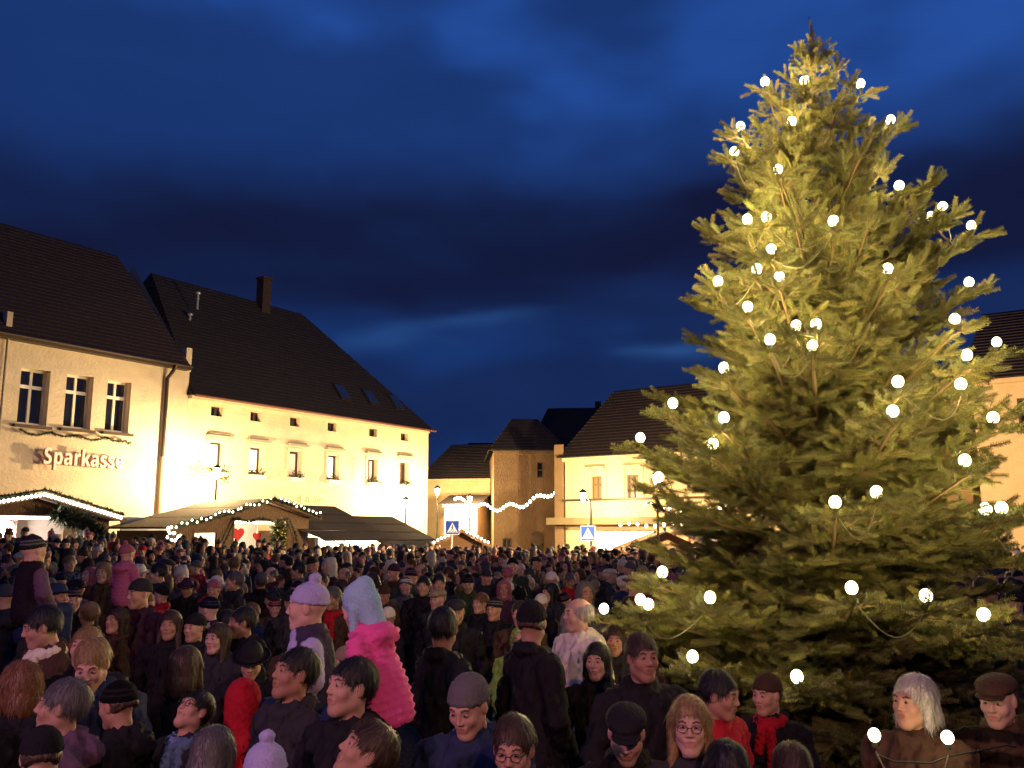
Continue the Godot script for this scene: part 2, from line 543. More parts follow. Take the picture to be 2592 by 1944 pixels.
func coat_mesh(kind: String) -> Mb:
	var kid := kind.begins_with("kid")
	var fl := Field.new(Vector3(-.42, .02 if not kid else -.12, -.34), Vector3(.42, 1.6, .36), .0185 if not kid else .0125)
	var b := 1.0 if kind != "wool" else .92
	if kid:   # a child sitting: hips at the origin
		fl.cap(Vector3(0, .02, 0), Vector3(0, .27, 0), .12, .108, .05)
		for s in [-1.0, 1.0]:
			fl.cap(Vector3(s * .1, .29, 0), Vector3(s * .155, .16, .01), .058, .05, .03)
			fl.cap(Vector3(s * .155, .16, .01), Vector3(s * .12, .05, .1), .05, .042, .02)
		fl.ring(Vector3(0, .355, -.005), .05, .05, .026, 0, .03)
		if kind == "kid_puffer":
			fl.ell(Vector3(0, .31, -.1), Vector3(.1, .05, .055), .04)
			fl.cap(Vector3(0, -.04, 0), Vector3(0, .08, 0), .13, .125, .04)
		var mk := fl.build()
		if kind == "kid_puffer":
			for k in mk.v.size():
				var w := sin(mk.v[k].y * TAU / .08 + .5 * noise.get_noise_3dv(mk.v[k] * 14))
				mk.v[k] += mk.n[k] * .007 * (1.0 - pow(absf(w), 3.0) * 1.6)
				mk.n[k] = (mk.n[k] - Vector3.UP * signf(w) * cos(mk.v[k].y * TAU / .08) * pow(absf(w), 2) * .8).normalized()
		if kind == "kid_plain":
			for k in mk.v.size():
				var p := mk.v[k]
				var pale := absf(p.x) > .118 or (p.z > .06 and absf(p.x) < .075)
				mk.c[k] = Color.WHITE if pale else Color(.1, .08, .1)
		return rumple(mk, .007, Vector3(26, 26, 26))
	fl.ell(Vector3(0, 1.27, -.01), Vector3(.195, .23, .135) * b, .05)
	fl.ell(Vector3(0, 1.04, .01), Vector3(.185, .22, .145) * b, .06)
	fl.ell(Vector3(0, .86, 0), Vector3(.195, .16, .15) * b, .06)
	if kind == "wool": fl.cap(Vector3(0, .85, 0), Vector3(0, .5, 0), .19, .215, .05)
	fl.cap(Vector3(-.14, 1.395, -.02), Vector3(.14, 1.395, -.02), .078 * b, .078 * b, .05)
	for s in [-1.0, 1.0]:
		var el := Vector3(s * .275, 1.12, -.04)
		fl.cap(Vector3(s * .19, 1.385, -.02), el, .078 * b, .062 * b, .04)
		if kind == "folded":
			fl.cap(el, Vector3(s * .02, 1.16, .19), .06, .048, .03)
		else:
			fl.cap(el, Vector3(s * .2, .93, .1), .062 * b, .052 * b, .03)
	fl.ring(Vector3(0, 1.475, -.03), .068, .068, .032, -.25, .03)
	if kind == "parka": fl.ell(Vector3(0, 1.42, -.14), Vector3(.13, .075, .07), .04)
	if kind == "wool":
		for s in [-1.0, 1.0]: fl.cap(Vector3(s * .06, 1.45, .06), Vector3(s * .035, 1.22, .13), .018, .014, .012)
	if kind in ["parka", "folded"]: fl.cap(Vector3(0, 1.45, .05), Vector3(0, .86, .15), .008, .008, .012)
	var m := fl.build()
	if kind == "stripe":
		for k in m.v.size():
			m.c[k] = Color(1, .95, .85) if fposmod(m.v[k].y + .12 * absf(m.v[k].x), .1) < .042 else Color(.13, .08, .08)
	elif kind == "parka":
		for k in m.v.size():
			m.n[k] = (m.n[k] - Vector3.UP * .35 * cos(m.v[k].y * TAU / .11) * float(absf(sin(m.v[k].y * PI / .11)) > .8)).normalized()
	if kind == "folded":
		for k in m.v.size(): m.v[k] += m.n[k] * .004 * sin(m.v[k].x * TAU / .035 + m.v[k].y * 9.0)
	return rumple(rumple(m, .03, Vector3(14, 8, 14)), .006, Vector3(34, 18, 34))


func legs_mesh(kid: bool) -> Mb:
	if kid:
		var fk := Field.new(Vector3(-.25, -.4, -.16), Vector3(.25, .12, .36), .013)
		for s in [-1.0, 1.0]:
			fk.cap(Vector3(s * .06, .01, .0), Vector3(s * .12, .02, .22), .07, .055, .04)
			fk.cap(Vector3(s * .12, .02, .22), Vector3(s * .1, -.22, .25), .055, .04, .02)
		return rumple(fk.build(), .008, Vector3(20, 20, 20))
	var fl := Field.new(Vector3(-.28, -.02, -.2), Vector3(.28, 1.0, .24), .019)
	fl.cap(Vector3(-.07, .88, 0), Vector3(.07, .88, 0), .12, .12, .05)
	for s in [-1.0, 1.0]:
		fl.cap(Vector3(s * .09, .84, 0), Vector3(s * .1, .48, .015), .1, .07, .03)
		fl.cap(Vector3(s * .1, .48, .015), Vector3(s * .105, .07, -.01), .07, .06, .03)
	return rumple(fl.build(), .012, Vector3(16, 10, 16))


func shoe_mesh() -> Mb:
	var fl := Field.new(Vector3(-.08, -.03, -.12), Vector3(.08, .16, .22), .011)
	fl.cap(Vector3(0, .045, -.03), Vector3(0, .04, .14), .05, .042, .03)
	fl.cap(Vector3(0, .04, -.02), Vector3(0, .12, -.02), .048, .048, .03)
	fl.cut_plane(Vector3.DOWN, 0.0)
	return fl.build()


func turned(kind: String, yaw: int, pitch: int) -> Array:   # the head turned on the neck; returns [mesh, turn]
	var key := "%s %d %d" % [kind, yaw, pitch]
	if posed.has(key): return posed[key]
	var bs := Basis.from_euler(Vector3(deg_to_rad(pitch), deg_to_rad(yaw), 0))
	var pivot := Vector3(0, -.12, -.03)
	var src: Mb = heads[kind]
	var m := Mb.new()
	m.c = src.c; m.ix = src.ix; m.v = src.v.duplicate(); m.n = src.n.duplicate()
	for k in m.v.size():
		var w := smoothstep(-.21, -.11, m.v[k].y)
		var turn := Basis.IDENTITY.slerp(bs, w)
		m.v[k] = pivot + turn * (m.v[k] - pivot); m.n[k] = turn * m.n[k]
	posed[key] = [m.mesh(), Transform3D(bs, pivot - bs * pivot)]
	return posed[key]


func cloth(colour: String, fuzzy := false) -> StandardMaterial3D:
	var set := {"vc": true, "metallic_specular": .3}
	if fuzzy: set.merge({"heightmap_enabled": true, "heightmap_texture": relief("knit", .12, 2, .6, 0.0), "heightmap_scale": .12, "uv1_triplanar": true, "uv1_scale": Vector3.ONE * 6})
	return mat(("knit_" if fuzzy else "cloth_") + colour, PALETTE[colour], .95 if fuzzy else .8, set)


func skin(k: int) -> StandardMaterial3D:
	return mat("skin_%d" % k, [Color(.7, .58, .52), Color(.62, .5, .43), Color(.76, .66, .62), Color(.54, .42, .35)][k], .65, {"vc": true, "metallic_specular": .35, "subsurf_scatter_enabled": true, "subsurf_scatter_strength": .12})


func is_hair(top: String) -> bool:
	return top in ["short", "bob", "long", "bald"]


func dress(t: Node3D, head: String, yaw: int, pitch: int, top: String, top_col: String, coat: String, coat_col: String, tone: int, extra: String, near: bool) -> void:
	var hp := turned(head, yaw, pitch)
	var at := Transform3D(Basis.IDENTITY, Vector3(0, HEAD_Y, 0))
	part("body", hp[0], skin(tone), t, at)
	var tm := part("hair" if is_hair(top) else ("hood" if top == "hood" else "hat"), tops[top], mat("hair_" + top_col, PALETTE[top_col], .55, {"vc": true}) if is_hair(top) else cloth(top_col, top != "brim" and top != "cap"), t, at * hp[1])
	if not is_hair(top) and top != "hood" and near: part("hair", tops["fringe"], mat("hair_brown", PALETTE["brown"], .55, {"vc": true}), t, at * hp[1])
	part("coat", coats[coat], cloth(coat_col), t)
	part("trousers", coats["legs"], cloth("charcoal" if coat_col == "black" else "black"), t)
	if near:
		for s in [-1.0, 1.0]: part("shoe", coats["shoe"], cloth("black"), t, Transform3D(Basis.IDENTITY, Vector3(s * .105, 0, 0)))
	if "scarf" in extra:
		var col := extra.split("scarf_")[1].split(",")[0]
		part("scarf", coats["scarf"], cloth(col, true), t, at)
	if "glasses" in extra: part("glasses", coats["glasses"], mat("specs", Color(.02, .02, .02), .3), t, at * hp[1])
	if "badge" in extra: part("badge", coats["badge"], mat("badge", Color(.7, .7, .7), .4), t)


func person(x: float, d: float, s: float, yaw: float, head: String, hy: int, pitch: int, top: String, top_col: String, coat: String, coat_col: String, tone: int, extra: String, label: String, group := "") -> Node3D:
	var near := d < 8.0
	var bs := Basis(Vector3.UP, deg_to_rad(yaw)).scaled(Vector3.ONE * s)
	var t := thing("person", label, "person", Vector3(x, ground_at(x), -d), bs, group)
	dress(t, head if d < 7.6 else head + "_far", hy, pitch, top, top_col, coat, coat_col, tone, extra, near)
	return t


func child(at: Vector3, yaw: float, hy: int, pitch: int, top: String, top_col: String, coat: String, coat_col: String, label: String, s := 1.0, lean := 0.0) -> Node3D:   # at: middle of the head
	var bs := Basis(Vector3.UP, deg_to_rad(yaw)) * Basis(Vector3.RIGHT, deg_to_rad(lean))
	var t := thing("child", label, "child", at - bs * Vector3(0, .47 * s, 0), bs.scaled(Vector3.ONE * s))
	var hp := turned("w", hy, pitch)
	var up := Transform3D(Basis.IDENTITY.scaled(Vector3.ONE * .86), Vector3(0, .47, .005))
	part("body", hp[0], skin(2), t, up)
	part("hat", tops[top], cloth(top_col, true), t, up * hp[1])
	part("coat", coats[coat], cloth(coat_col), t)
	part("trousers", coats["kid_legs"], cloth("navy"), t)
	for q in [-1.0, 1.0]: part("boot", coats["shoe"], cloth("red"), t, Transform3D(Basis.IDENTITY.scaled(Vector3.ONE * .62), Vector3(q * .1, -.29, .255)))
	for q in [-1.0, 1.0]: part("mitten", coats["mitten"], cloth("red", true), t, Transform3D(Basis.IDENTITY, Vector3(q * .11, .03, .14)))
	return t


func make_wardrobe() -> void:
	for k in ["m", "w"]:
		heads[k] = head_mesh(k, .0046); heads[k + "_far"] = head_mesh(k, .0085)
	for k in ["short", "bob", "long", "bald", "beanie", "beanie_stripe", "pom", "pointy", "cap", "brim", "hood"]:
		tops[k] = top_mesh(k).mesh()
	var fr := Field.new(Vector3(-.12, -.1, -.16), Vector3(.12, .12, .12), .008)
	fr.ell(Vector3(0, .01, -.035), Vector3(.082, .085, .095))
	fr.cut_plane(Vector3(0, 1, -.12).normalized(), .03); fr.cut_plane(Vector3(0, -1, -.35).normalized(), .05)
	fr.ell(Vector3(0, -.03, .09), Vector3(.09, .14, .09), .012, true)
	tops["fringe"] = rumple(fr.build(), .008, Vector3(60, 25, 60)).mesh()
	for k in ["parka", "folded", "wool", "stripe", "kid_plain", "kid_puffer"]:
		coats[k] = coat_mesh(k).mesh()
	coats["legs"] = legs_mesh(false).mesh(); coats["kid_legs"] = legs_mesh(true).mesh(); coats["shoe"] = shoe_mesh().mesh()
	var sc := Field.new(Vector3(-.2, -.48, -.2), Vector3(.2, -.05, .2), .011)
	sc.ring(Vector3(0, -.165, -.02), .076, .078, .034, -.15, .02)
	sc.cap(Vector3(.04, -.19, .085), Vector3(.06, -.42, .125), .03, .034, .02)
	sc.cap(Vector3(-.01, -.19, .095), Vector3(-.03, -.34, .13), .03, .032, .02)
	coats["scarf"] = rumple(sc.build(), .012, Vector3(30, 30, 30)).mesh()
	var gl := Mb.new()
	for s in [-1.0, 1.0]:
		var ring := []
		for q in 15: ring.append(Vector3(s * .032 + cos(TAU * q / 14) * .022, .006 + sin(TAU * q / 14) * .017, .102))
		gl.tube(ring, .0018, .0018, 5)
		gl.tube([Vector3(s * .053, .01, .1), Vector3(s * .076, .012, .02)], .0018, .0018, 5)
	gl.tube([Vector3(-.011, .01, .103), Vector3(.011, .01, .103)], .0018, .0018, 5)
	coats["glasses"] = gl.mesh()
	var bd := Mb.new(); bd.lathe(Vector3(.1, 1.3, .142), [Vector2(0, -.012), Vector2(.012, -.008), Vector2(.012, .008), Vector2(0, .012)], 8)
	coats["badge"] = bd.mesh()
	var mt := Field.new(Vector3(-.08, -.1, -.08), Vector3(.08, .1, .1), .009)
	mt.cap(Vector3(0, .02, -.02), Vector3(0, -.01, .035), .03, .034, .02); mt.cap(Vector3(.02, .0, 0), Vector3(.042, .0, .03), .014, .014, .01)
	coats["mitten"] = mt.build().mesh()


# ---------------------------------------------------------------- sky
func sky_image() -> Image:
	var w := 1024; var h := 512
	var im := Image.create(w, h, false, Image.FORMAT_RGBF)
	var cl := FastNoiseLite.new(); cl.seed = 11; cl.frequency = 1.0; cl.fractal_octaves = 5; cl.fractal_gain = .5
	var st := FastNoiseLite.new(); st.seed = 5; st.frequency = 1.0; st.fractal_octaves = 4
	for y in h:
		var el := (0.5 - (y + .5) / h) * 180.0
		for x in w:
			if el < 0:
				im.set_pixel(x, y, Color(.006, .008, .02)); continue
			var az := wrapf((x + .5) / w * TAU, -PI, PI)   # the middle of the panorama lies behind the camera
			var e := deg_to_rad(el)
			var d := Vector3(sin(az) * cos(e), sin(e), -cos(az) * cos(e))
			# a high clear band over a long dark cloud bank, with thin torn streaks near the horizon
			var n1 := cl.get_noise_3d(d.x * 1.7 + 3.1, d.y * 4.2, d.z * 1.7)
			var n2 := cl.get_noise_3d(d.x * 4.0, d.y * 11.0, d.z * 4.0 + 8.0)
			var n3 := st.get_noise_3d(d.x * 5.0, d.y * 30.0, d.z * 5.0)
			var adeg := rad_to_deg(az)
			var bank := smoothstep(12.5, 16.5, el + n1 * 3.0 + n3 * .8) * (1.0 - smoothstep(19.5, 27.0, el + n1 * 5.0 - d.x * 2.5))
			var veil := smoothstep(-.25, .35, n1 + n2 * .3 - d.x * .75)
			var clear := Color(.0175, .074, .33).lerp(Color(.007, .028, .14), smoothstep(30.0, 65.0, el)).lerp(Color(.006, .016, .075), veil * .65)
			var low := Color(.008, .022, .095).lerp(Color(.009, .034, .15), smoothstep(-.2, .3, n1))
			var base := low.lerp(clear, smoothstep(16.0, 24.0, el + n1 * 4.0))
			base = base.lerp(Color(.006, .008, .034), clampf(bank * (.88 + n2 * .25), 0, 1))
			# torn openings under the bank, the same all the way round
			for q in [[-5.0, 13.3, .17, 6.5, .55], [10.0, 11.7, .02, 3.4, .7]]:
				var w0: float = wrapf(adeg - q[0], -26.0, 26.0)
				var up: float = el - (q[1] + q[2] * w0 - .004 * w0 * w0) + n3 * .9
				var sk := exp(-pow(up / (.38 if up > 0 else .8), 2.0)) * exp(-pow(w0 / q[3], 4.0)) * (.7 + n3 * .8)
				base = base.lerp(Color(.028, .1, .32), clampf(sk * q[4], 0, 1))
			im.set_pixel(x, y, base * (1.0 + n2 * .16))
	return im


# ---------------------------------------------------------------- setting
func plaster(key: String, c: Color) -> StandardMaterial3D:
	return mat(key, c, .92, {"albedo_texture": relief("stain", .012, 5, .9, .9), "uv1_triplanar": true, "uv1_world_triplanar": true, "uv1_scale": Vector3.ONE * .22, "heightmap_enabled": true, "heightmap_texture": relief("grit", .06, 3, .8, 0.0), "heightmap_scale": 1.2})


func tiles(key: String, c: Color) -> StandardMaterial3D:
	return mat(key, c, .85, {"albedo_texture": relief("tile", .05, 4, .7, .35), "uv1_triplanar": true, "uv1_world_triplanar": true, "uv1_scale": Vector3.ONE * .45})


func plate(m: Mb, pts: Array, thick: float) -> void:   # a convex slab
	var nn: Vector3 = (pts[1] - pts[0]).cross(pts[2] - pts[0]).normalized()
	for k in range(1, pts.size() - 1):
		m.tri(pts[0], pts[k], pts[k + 1], nn); m.tri(pts[0] - nn * thick, pts[k] - nn * thick, pts[k + 1] - nn * thick, -nn)
	for k in pts.size():
		var a: Vector3 = pts[k]; var b: Vector3 = pts[(k + 1) % pts.size()]
		m.quad(a, b, b - nn * thick, a - nn * thick, (b - a).cross(nn).normalized())


func left_buildings() -> void:
	var bs := Basis(Vector3(.5446, 0, -.8387), Vector3.UP, NLEFT)
	var cream := plaster("cream_plaster", Color(.72, .6, .46)); var pale := plaster("pale_plaster", Color(.74, .6, .43))
	var white := mat("white_paint", Color(.7, .66, .6), .5); var brown := mat("brown_metal", Color(.05, .03, .022), .5, {"metallic": .4})
	var dark := mat("dark_glass", Color(.012, .013, .02), .08, {"metallic_specular": .7}); var stone := plaster("sill_stone", Color(.4, .34, .26))
	var roofm := tiles("roof_tiles", Color(.075, .036, .03)); var roofd := tiles("dark_roof_tiles", Color(.04, .024, .022))
	# the bank
	var t := thing("bank_building", "cream bank with steep brown tiled roof and three tall white windows", "building", JOINT, bs)
	var wins := [Rect2(-7.5, 6.45, 1.16, 2.2), Rect2(-5.66, 6.48, 1.16, 2.2), Rect2(-3.86, 6.5, 1.1, 2.18), Rect2(-9.5, 6.4, 1.16, 2.2)]
	var m := Mb.new(); wall_holes(m, -16, .14, -.6, 9.72, wins, .45)
	part("wall", m, cream, t)
	m = Mb.new(); m.quad(Vector3(.14, -.6, 0), Vector3(.14, -.6, -10), Vector3(.14, 9.7, -10), Vector3(.14, 9.7, 0)); m.tri(Vector3(.14, 9.7, 0), Vector3(.14, 9.7, -10), Vector3(.14, 15.6, -5), Vector3.RIGHT)
	part("gable_wall", m, pale, t)
	m = Mb.new(); m.box(Vector3(.03, 10.15, -.32), Vector3(.3, 1.1, .74)); part("parapet", m, pale, t)
	m = Mb.new(); m.box(Vector3(-8.2, 10.2, .02), Vector3(.22, .95, .3)); part("parapet", m, pale, t)
	m = Mb.new(); roof_slope(m, Vector3(-16, 9.78, .42), Vector3(-.14, 9.78, .42), Vector3(-.75, 15.8, -5), Vector3(-16, 15.8, -5), 30)
	roof_slope(m, Vector3(-16, 9.78, -10.4), Vector3(-.14, 9.78, -10.4), Vector3(-.75, 15.8, -5), Vector3(-16, 15.8, -5), 6)
	m.tri(Vector3(-.14, 9.8, .42), Vector3(-.14, 9.8, -10.4), Vector3(-.75, 15.8, -5), Vector3(.99, .1, 0))
	part("roof", m, roofm, t)
	m = Mb.new(); m.tube([Vector3(-16, 9.74, .5), Vector3(-.1, 9.74, .5)], .075, .075, 8); m.box(Vector3(-8, 9.66, .2), Vector3(15.8, .12, .42))
	part("gutter", m, brown, t)
	m = Mb.new(); m.tube([Vector3(-.95, 9.72, .48), Vector3(-1.0, 9.45, .4), Vector3(-1.12, 9.1, .16), Vector3(-1.12, 5.6, .15)], .085, .085, 8); part("downpipe", m, brown, t)
	m = Mb.new(); m.tube([Vector3(-1.12, 5.6, .15), Vector3(-1.12, -.2, .15)], .09, .09, 8); part("downpipe", m, mat("weathered_pipe", Color(.2, .15, .1), .6), t)
	m = Mb.new(); m.tube([Vector3(-8.2, 9.6, .16), Vector3(-8.2, -.2, .16)], .05, .05, 8); part("downpipe", m, stone, t)
	for r in wins:
		window(t, r, -.36, 2, .68, dark, white, .09)
		m = Mb.new(); m.box(Vector3(r.position.x + r.size.x / 2, r.position.y - .09, .06), Vector3(r.size.x + .3, .1, .26)); part("sill", m, brown if r.position.x > -9 else stone, t)
	# raised letters stand off the wall so that the lamp throws their shadows
	t = thing("shop_sign", "raised white letters with red edges over the bank, spelling Sparkasse", "sign", JOINT + bs * Vector3(-6.55, 4.95, .34), bs)
	var spell := "Sparkasse"; var adv := 0.0
	var font := SystemFont.new(); font.font_names = PackedStringArray(["Droid Sans"]); font.font_weight = 700
	for k in spell.length():
		var tm := TextMesh.new(); tm.text = spell[k]; tm.font = font; tm.font_size = 64; tm.pixel_size = .0135; tm.depth = .1; tm.curve_step = 2.0
		tm.horizontal_alignment = HORIZONTAL_ALIGNMENT_LEFT
		var wd := font.get_string_size(spell[k], HORIZONTAL_ALIGNMENT_LEFT, -1, 64).x * .0135 * .82
		var o := part("letter", tm, mat("letter_white", Color(.82, .78, .72), .4), t, Transform3D(Basis.IDENTITY.scaled(Vector3(.82, 1, 1)), Vector3(adv, .3, 0)))
		var e := part("letter_edge", tm, mat("letter_red", Color(.6, .16, .12), .4), o, Transform3D(Basis.IDENTITY.scaled(Vector3(1, 1, .8)), Vector3(-.02, -.02, -.03)))
		adv += wd
	t = thing("garland", "dark fir garland looped under the bank windows", "garland", JOINT + bs * Vector3(-7.5, 6.2, .2), bs)
	var gp := []
	for k in 61:
		gp.append(Vector3(k * .079, -.16 * absf(sin(k * PI / 15)) * (1.0 if k % 30 < 15 else .7) + (.0 if k < 58 else -.12), .05))
	part("fir_rope", fir_rope(gp, .1, 900), mat("garland_green", Color(.03, .045, .02), .8), t)
	# the long house
	t = thing("town_house", "long cream town house with dark hipped roof and six flower box windows", "building", JOINT, bs)
	var us := [1.47, 3.85, 6.43, 9.18, 12.34, 15.13]; var au := [1.45, 3.8, 6.39, 9.1, 12.42, 15.21]
	var holes := []
	for k in 6:
		holes.append(Rect2(us[k], 5.12 if k > 0 else 5.2, .82, 1.3)); holes.append(Rect2(au[k], 7.72, .68, .46))
	m = Mb.new(); wall_holes(m, .15, 17.7, -1, 8.5, holes, .4)
	part("wall", m, pale, t)
	m = Mb.new(); m.quad(Vector3(17.7, -1, -.4), Vector3(17.7, -1, -11), Vector3(17.7, 8.5, -11), Vector3(17.7, 8.5, -.4)); part("side_wall", m, cream, t)
	m = Mb.new(); m.box(Vector3(8.9, 8.43, .12), Vector3(17.5, .16, .3)); m.box(Vector3(17.62, 3.7, .05), Vector3(.22, 9.4, .1)); m.box(Vector3(8.9, 4.5, .03), Vector3(16.5, .05, .06)); m.box(Vector3(8.9, 3.6, .03), Vector3(16.5, .05, .06))
	part("cornice", m, pale, t)
	m = Mb.new(); roof_slope(m, Vector3(.1, 8.5, .4), Vector3(18, 8.5, .4), Vector3(11.6, 15.4, -5), Vector3(1.2, 15.4, -5), 34)
	roof_slope(m, Vector3(.1, 8.5, -11.4), Vector3(18, 8.5, -11.4), Vector3(11.6, 15.4, -5), Vector3(1.2, 15.4, -5), 6)
	roof_slope(m, Vector3(18, 8.5, .4), Vector3(18, 8.5, -11.4), Vector3(11.6, 15.4, -5), Vector3(11.6, 15.4, -5), 8)
	roof_slope(m, Vector3(.1, 8.5, .4), Vector3(.1, 8.5, -11.4), Vector3(1.2, 15.4, -5), Vector3(1.2, 15.4, -5), 8)
	part("roof", m, roofd, t)
	m = Mb.new(); m.tube([Vector3(.2, 8.5, .47), Vector3(18, 8.5, .47)], .07, .07, 8); part("gutter", m, mat("rusty_gutter", Color(.16, .06, .03), .6), t)
	m = Mb.new(); m.box(Vector3(8.35, 15.15, -4.7), Vector3(.6, 3.1, .55)); m.box(Vector3(8.35, 16.76, -4.7), Vector3(.7, .12, .66)); part("chimney", m, tiles("chimney_brick", Color(.09, .045, .04)), t)
	for q in [[2.2, 12.6], [2.6, 13.8]]:
		m = Mb.new(); m.tube([Vector3(q[0], q[1] - .3, -3.0), Vector3(q[0], q[1] + .5, -3.0)], .07, .07, 8); m.ball(Vector3(q[0], q[1] + .55, -3.0), Vector3(.16, .09, .16)); part("roof_vent", m, mat("zinc", Color(.5, .48, .45), .35, {"metallic": .6}), t)
	var sl := (Vector3(0, 15.4, -5) - Vector3(0, 8.5, .4)).normalized()
	var rb := Basis(Vector3.RIGHT, sl, Vector3.RIGHT.cross(sl))
	for q in [10.9, 13.3, 15.6]:
		m = Mb.new(); m.box(Vector3(q, 8.5, .4) + sl * 2.0 + rb.z * .08, Vector3(.8, 1.15, .12), rb); var sw := part("skylight", m, brown, t)
		m = Mb.new(); m.box(Vector3(q, 8.5, .4) + sl * 2.0 + rb.z * .145, Vector3(.66, 1.0, .02), rb); part("pane", m, mat("sky_pane", Color(.05, .07, .1), .06, {"metallic": .6}), sw)
	for k in 6:
		var lit: Material = glow("lit_window", Color(1, .82, .5), 3.2) if k in [1, 3] else (glow("dim_window", Color(1, .55, .2), .14) if k in [2, 4, 0] else dark)
		window(t, holes[k * 2], -.3, 2 if k > 3 else 1, .0, lit, brown, .1)
		window(t, holes[k * 2 + 1], -.3, 1, .0, dark, brown, .05)
		var u: float = us[k]
		m = Mb.new(); m.box(Vector3(u + .45, 6.76, .1), Vector3(1.42, .09, .3)); m.box(Vector3(u + .45, 6.85, .06), Vector3(1.2, .1, .2)); part("hood_mould", m, stone, t)
		m = Mb.new()
		for s in [-.09, .91]: m.box(Vector3(u + s, 5.85, .03), Vector3(.14, 1.5, .06))
		m.box(Vector3(u + .41, 6.53, .033), Vector3(1.14, .14, .06)); part("surround", m, cream, t)
		m = Mb.new(); m.box(Vector3(u + .41, 4.98, .14), Vector3(1.0, .2, .26))
		var bx := part("flower_box", m, white, t)
		var leafy := Mb.new()
		for q in 90:
			var p := Vector3(u + .41 + rng.randf_range(-.5, .5), 5.07 + absf(rng.randfn(.08, .1)), .16 + rng.randf_range(-.12, .14))
			var b := Basis.from_euler(Vector3(rng.randf() * 6, rng.randf() * 6, 0)); leafy.quad(p, p + b.x * .08, p + b.x * .1 + b.y * .06, p + b.y * .07)
		part("plants", leafy, mat("winter_plants", Color(.06, .045, .02), .8), bx).set_meta("kind", "stuff")
	# a faded crest and lines of gothic lettering on the plaster
	m = Mb.new()
	for q in 14:
		var a := TAU * q / 14; m.bar(Vector3(11.15 + cos(a) * .25, 6.15 + sin(a) * .3, .004), Vector3(11.15 + cos(a + .35) * .2, 6.15 + sin(a + .35) * .24, .004), .05, .01)
	m.bar(Vector3(11.15, 5.5, .004), Vector3(11.15, 6.4, .004), .05, .012); m.bar(Vector3(10.95, 6.1, .004), Vector3(11.35, 6.1, .004), .05, .014)
	for q in 3: m.bar(Vector3(10.95 + q * .03, 5.4 - q * .1, .004), Vector3(11.4 - q * .03, 5.4 - q * .1, .004), .03, .01)
	part("crest", m, mat("faded_paint", Color(.48, .38, .25), .9), t)
	for q in [["d. n. Sie", 8.0, .5], ["", 0, 0]]:
		if q[0] == "": continue
		var tm := TextMesh.new(); tm.text = q[0]; tm.font_size = 40; tm.pixel_size = .012; tm.depth = .01
		var sf := SystemFont.new(); sf.font_names = PackedStringArray(["Droid Serif"]); tm.font = sf
		part("lettering", tm, mat("faded_paint", Color(.48, .38, .25), .9), t, Transform3D(Basis.IDENTITY, Vector3(q[1], 4.02, .012)))


func fork(m: Mb, a: Vector3, dir: Vector3, l: float, r: float, n: int) -> void:
	var b := a + dir * l
	m.tube([a, a.lerp(b, .5) + Vector3(rng.randfn(), rng.randfn(), rng.randfn()) * l * .04, b], r, r * .65, 5)
	if n > 0:
		for k in 3: fork(m, a.lerp(b, rng.randf_range(.6, 1.0)), (dir + Vector3(rng.randfn(), rng.randfn() * .6 + .15, rng.randfn()) * .6).normalized(), l * rng.randf_range(.6, .8), r * .6, n - 1)


func behind_roofs() -> void:
	var t := thing("bare_tree", "dark bare tree crown behind the bank roof", "tree", facade(-1.6, 0, -11.5))
	var m := Mb.new(); m.tube([Vector3.ZERO, Vector3(.2, 6, 0), Vector3(0, 12.2, 0)], .3, .2, 8); part("trunk", m, mat("dark_bark", Color(.03, .025, .02), .9), t)
	m = Mb.new()
	for k in 4: fork(m, Vector3(0, 12, 0), Vector3(sin(k * 1.7) * .5, 1, cos(k * 1.7) * .5).normalized(), 1.9, .12, 4)
	part("crown", m, mat("dark_bark", Color(.03, .025, .02), .9), t)
	# a scrolled iron bracket with a planted basket by the lamp
	var bs := Basis(Vector3(.5446, 0, -.8387), Vector3.UP, NLEFT)
	t = thing("sign_bracket", "curly wrought iron bracket on the long house beside the lamp", "sign bracket", facade(.3, 5.0, .12), bs)
	m = Mb.new()
	for k in 4:
		var pts := []
		for q in 17:
			var f := q / 16.0; var a := f * TAU * 1.4
			pts.append(Vector3(.2 + k * .38 + cos(a) * .2 * (1.0 - f * .7), .12 + sin(a) * .2 * (1.0 - f * .7), 0))
		m.tube(pts, .018, .012, 6)
	m.tube([Vector3(0, -.1, .004), Vector3(1.7, -.1, .004)], .02, .02, 6); m.tube([Vector3(.4, .3, .004), Vector3(.55, .6, .004), Vector3(.7, .3, .004)], .015, .015, 6)
	part("scrollwork", m, mat("gilt_iron", Color(.45, .36, .12), .4, {"metallic": .5}), t)
	m = Mb.new()
	for q in 70:
		var p := Vector3(1.95 + rng.randfn(0, .12), -.1 + rng.randfn(0, .14), .08 + rng.randfn(0, .06)); var b := Basis.from_euler(Vector3(rng.randf() * 6, rng.randf() * 6, 0)); m.quad(p, p + b.x * .08, p + b.x * .1 + b.y * .06, p + b.y * .07)
	part("plants", m, mat("basket_green", Color(.1, .1, .03), .8), t).set_meta("kind", "stuff")


func fir_rope(pts: Array, r: float, n: int) -> Mb:   # a rope of short fir needles round a line
	var m := Mb.new()
	m.tube(pts, r * .3, r * .3, 5)
	var g := RandomNumberGenerator.new(); g.seed = n + pts.size()
	for k in n:
		var f := g.randf() * (pts.size() - 1.001)
		var a: Vector3 = pts[int(f)].lerp(pts[int(f) + 1], f - int(f))
		var d := Vector3(g.randfn(), g.randfn(), g.randfn()).normalized()
		var x := d.cross(Vector3(g.randfn(), g.randfn(), .3)).normalized() * r * .16
		m.tri(a + d * r * .25 - x, a + d * r * .25 + x, a + d * r * g.randf_range(.8, 1.3), x.cross(d).normalized())
	return m


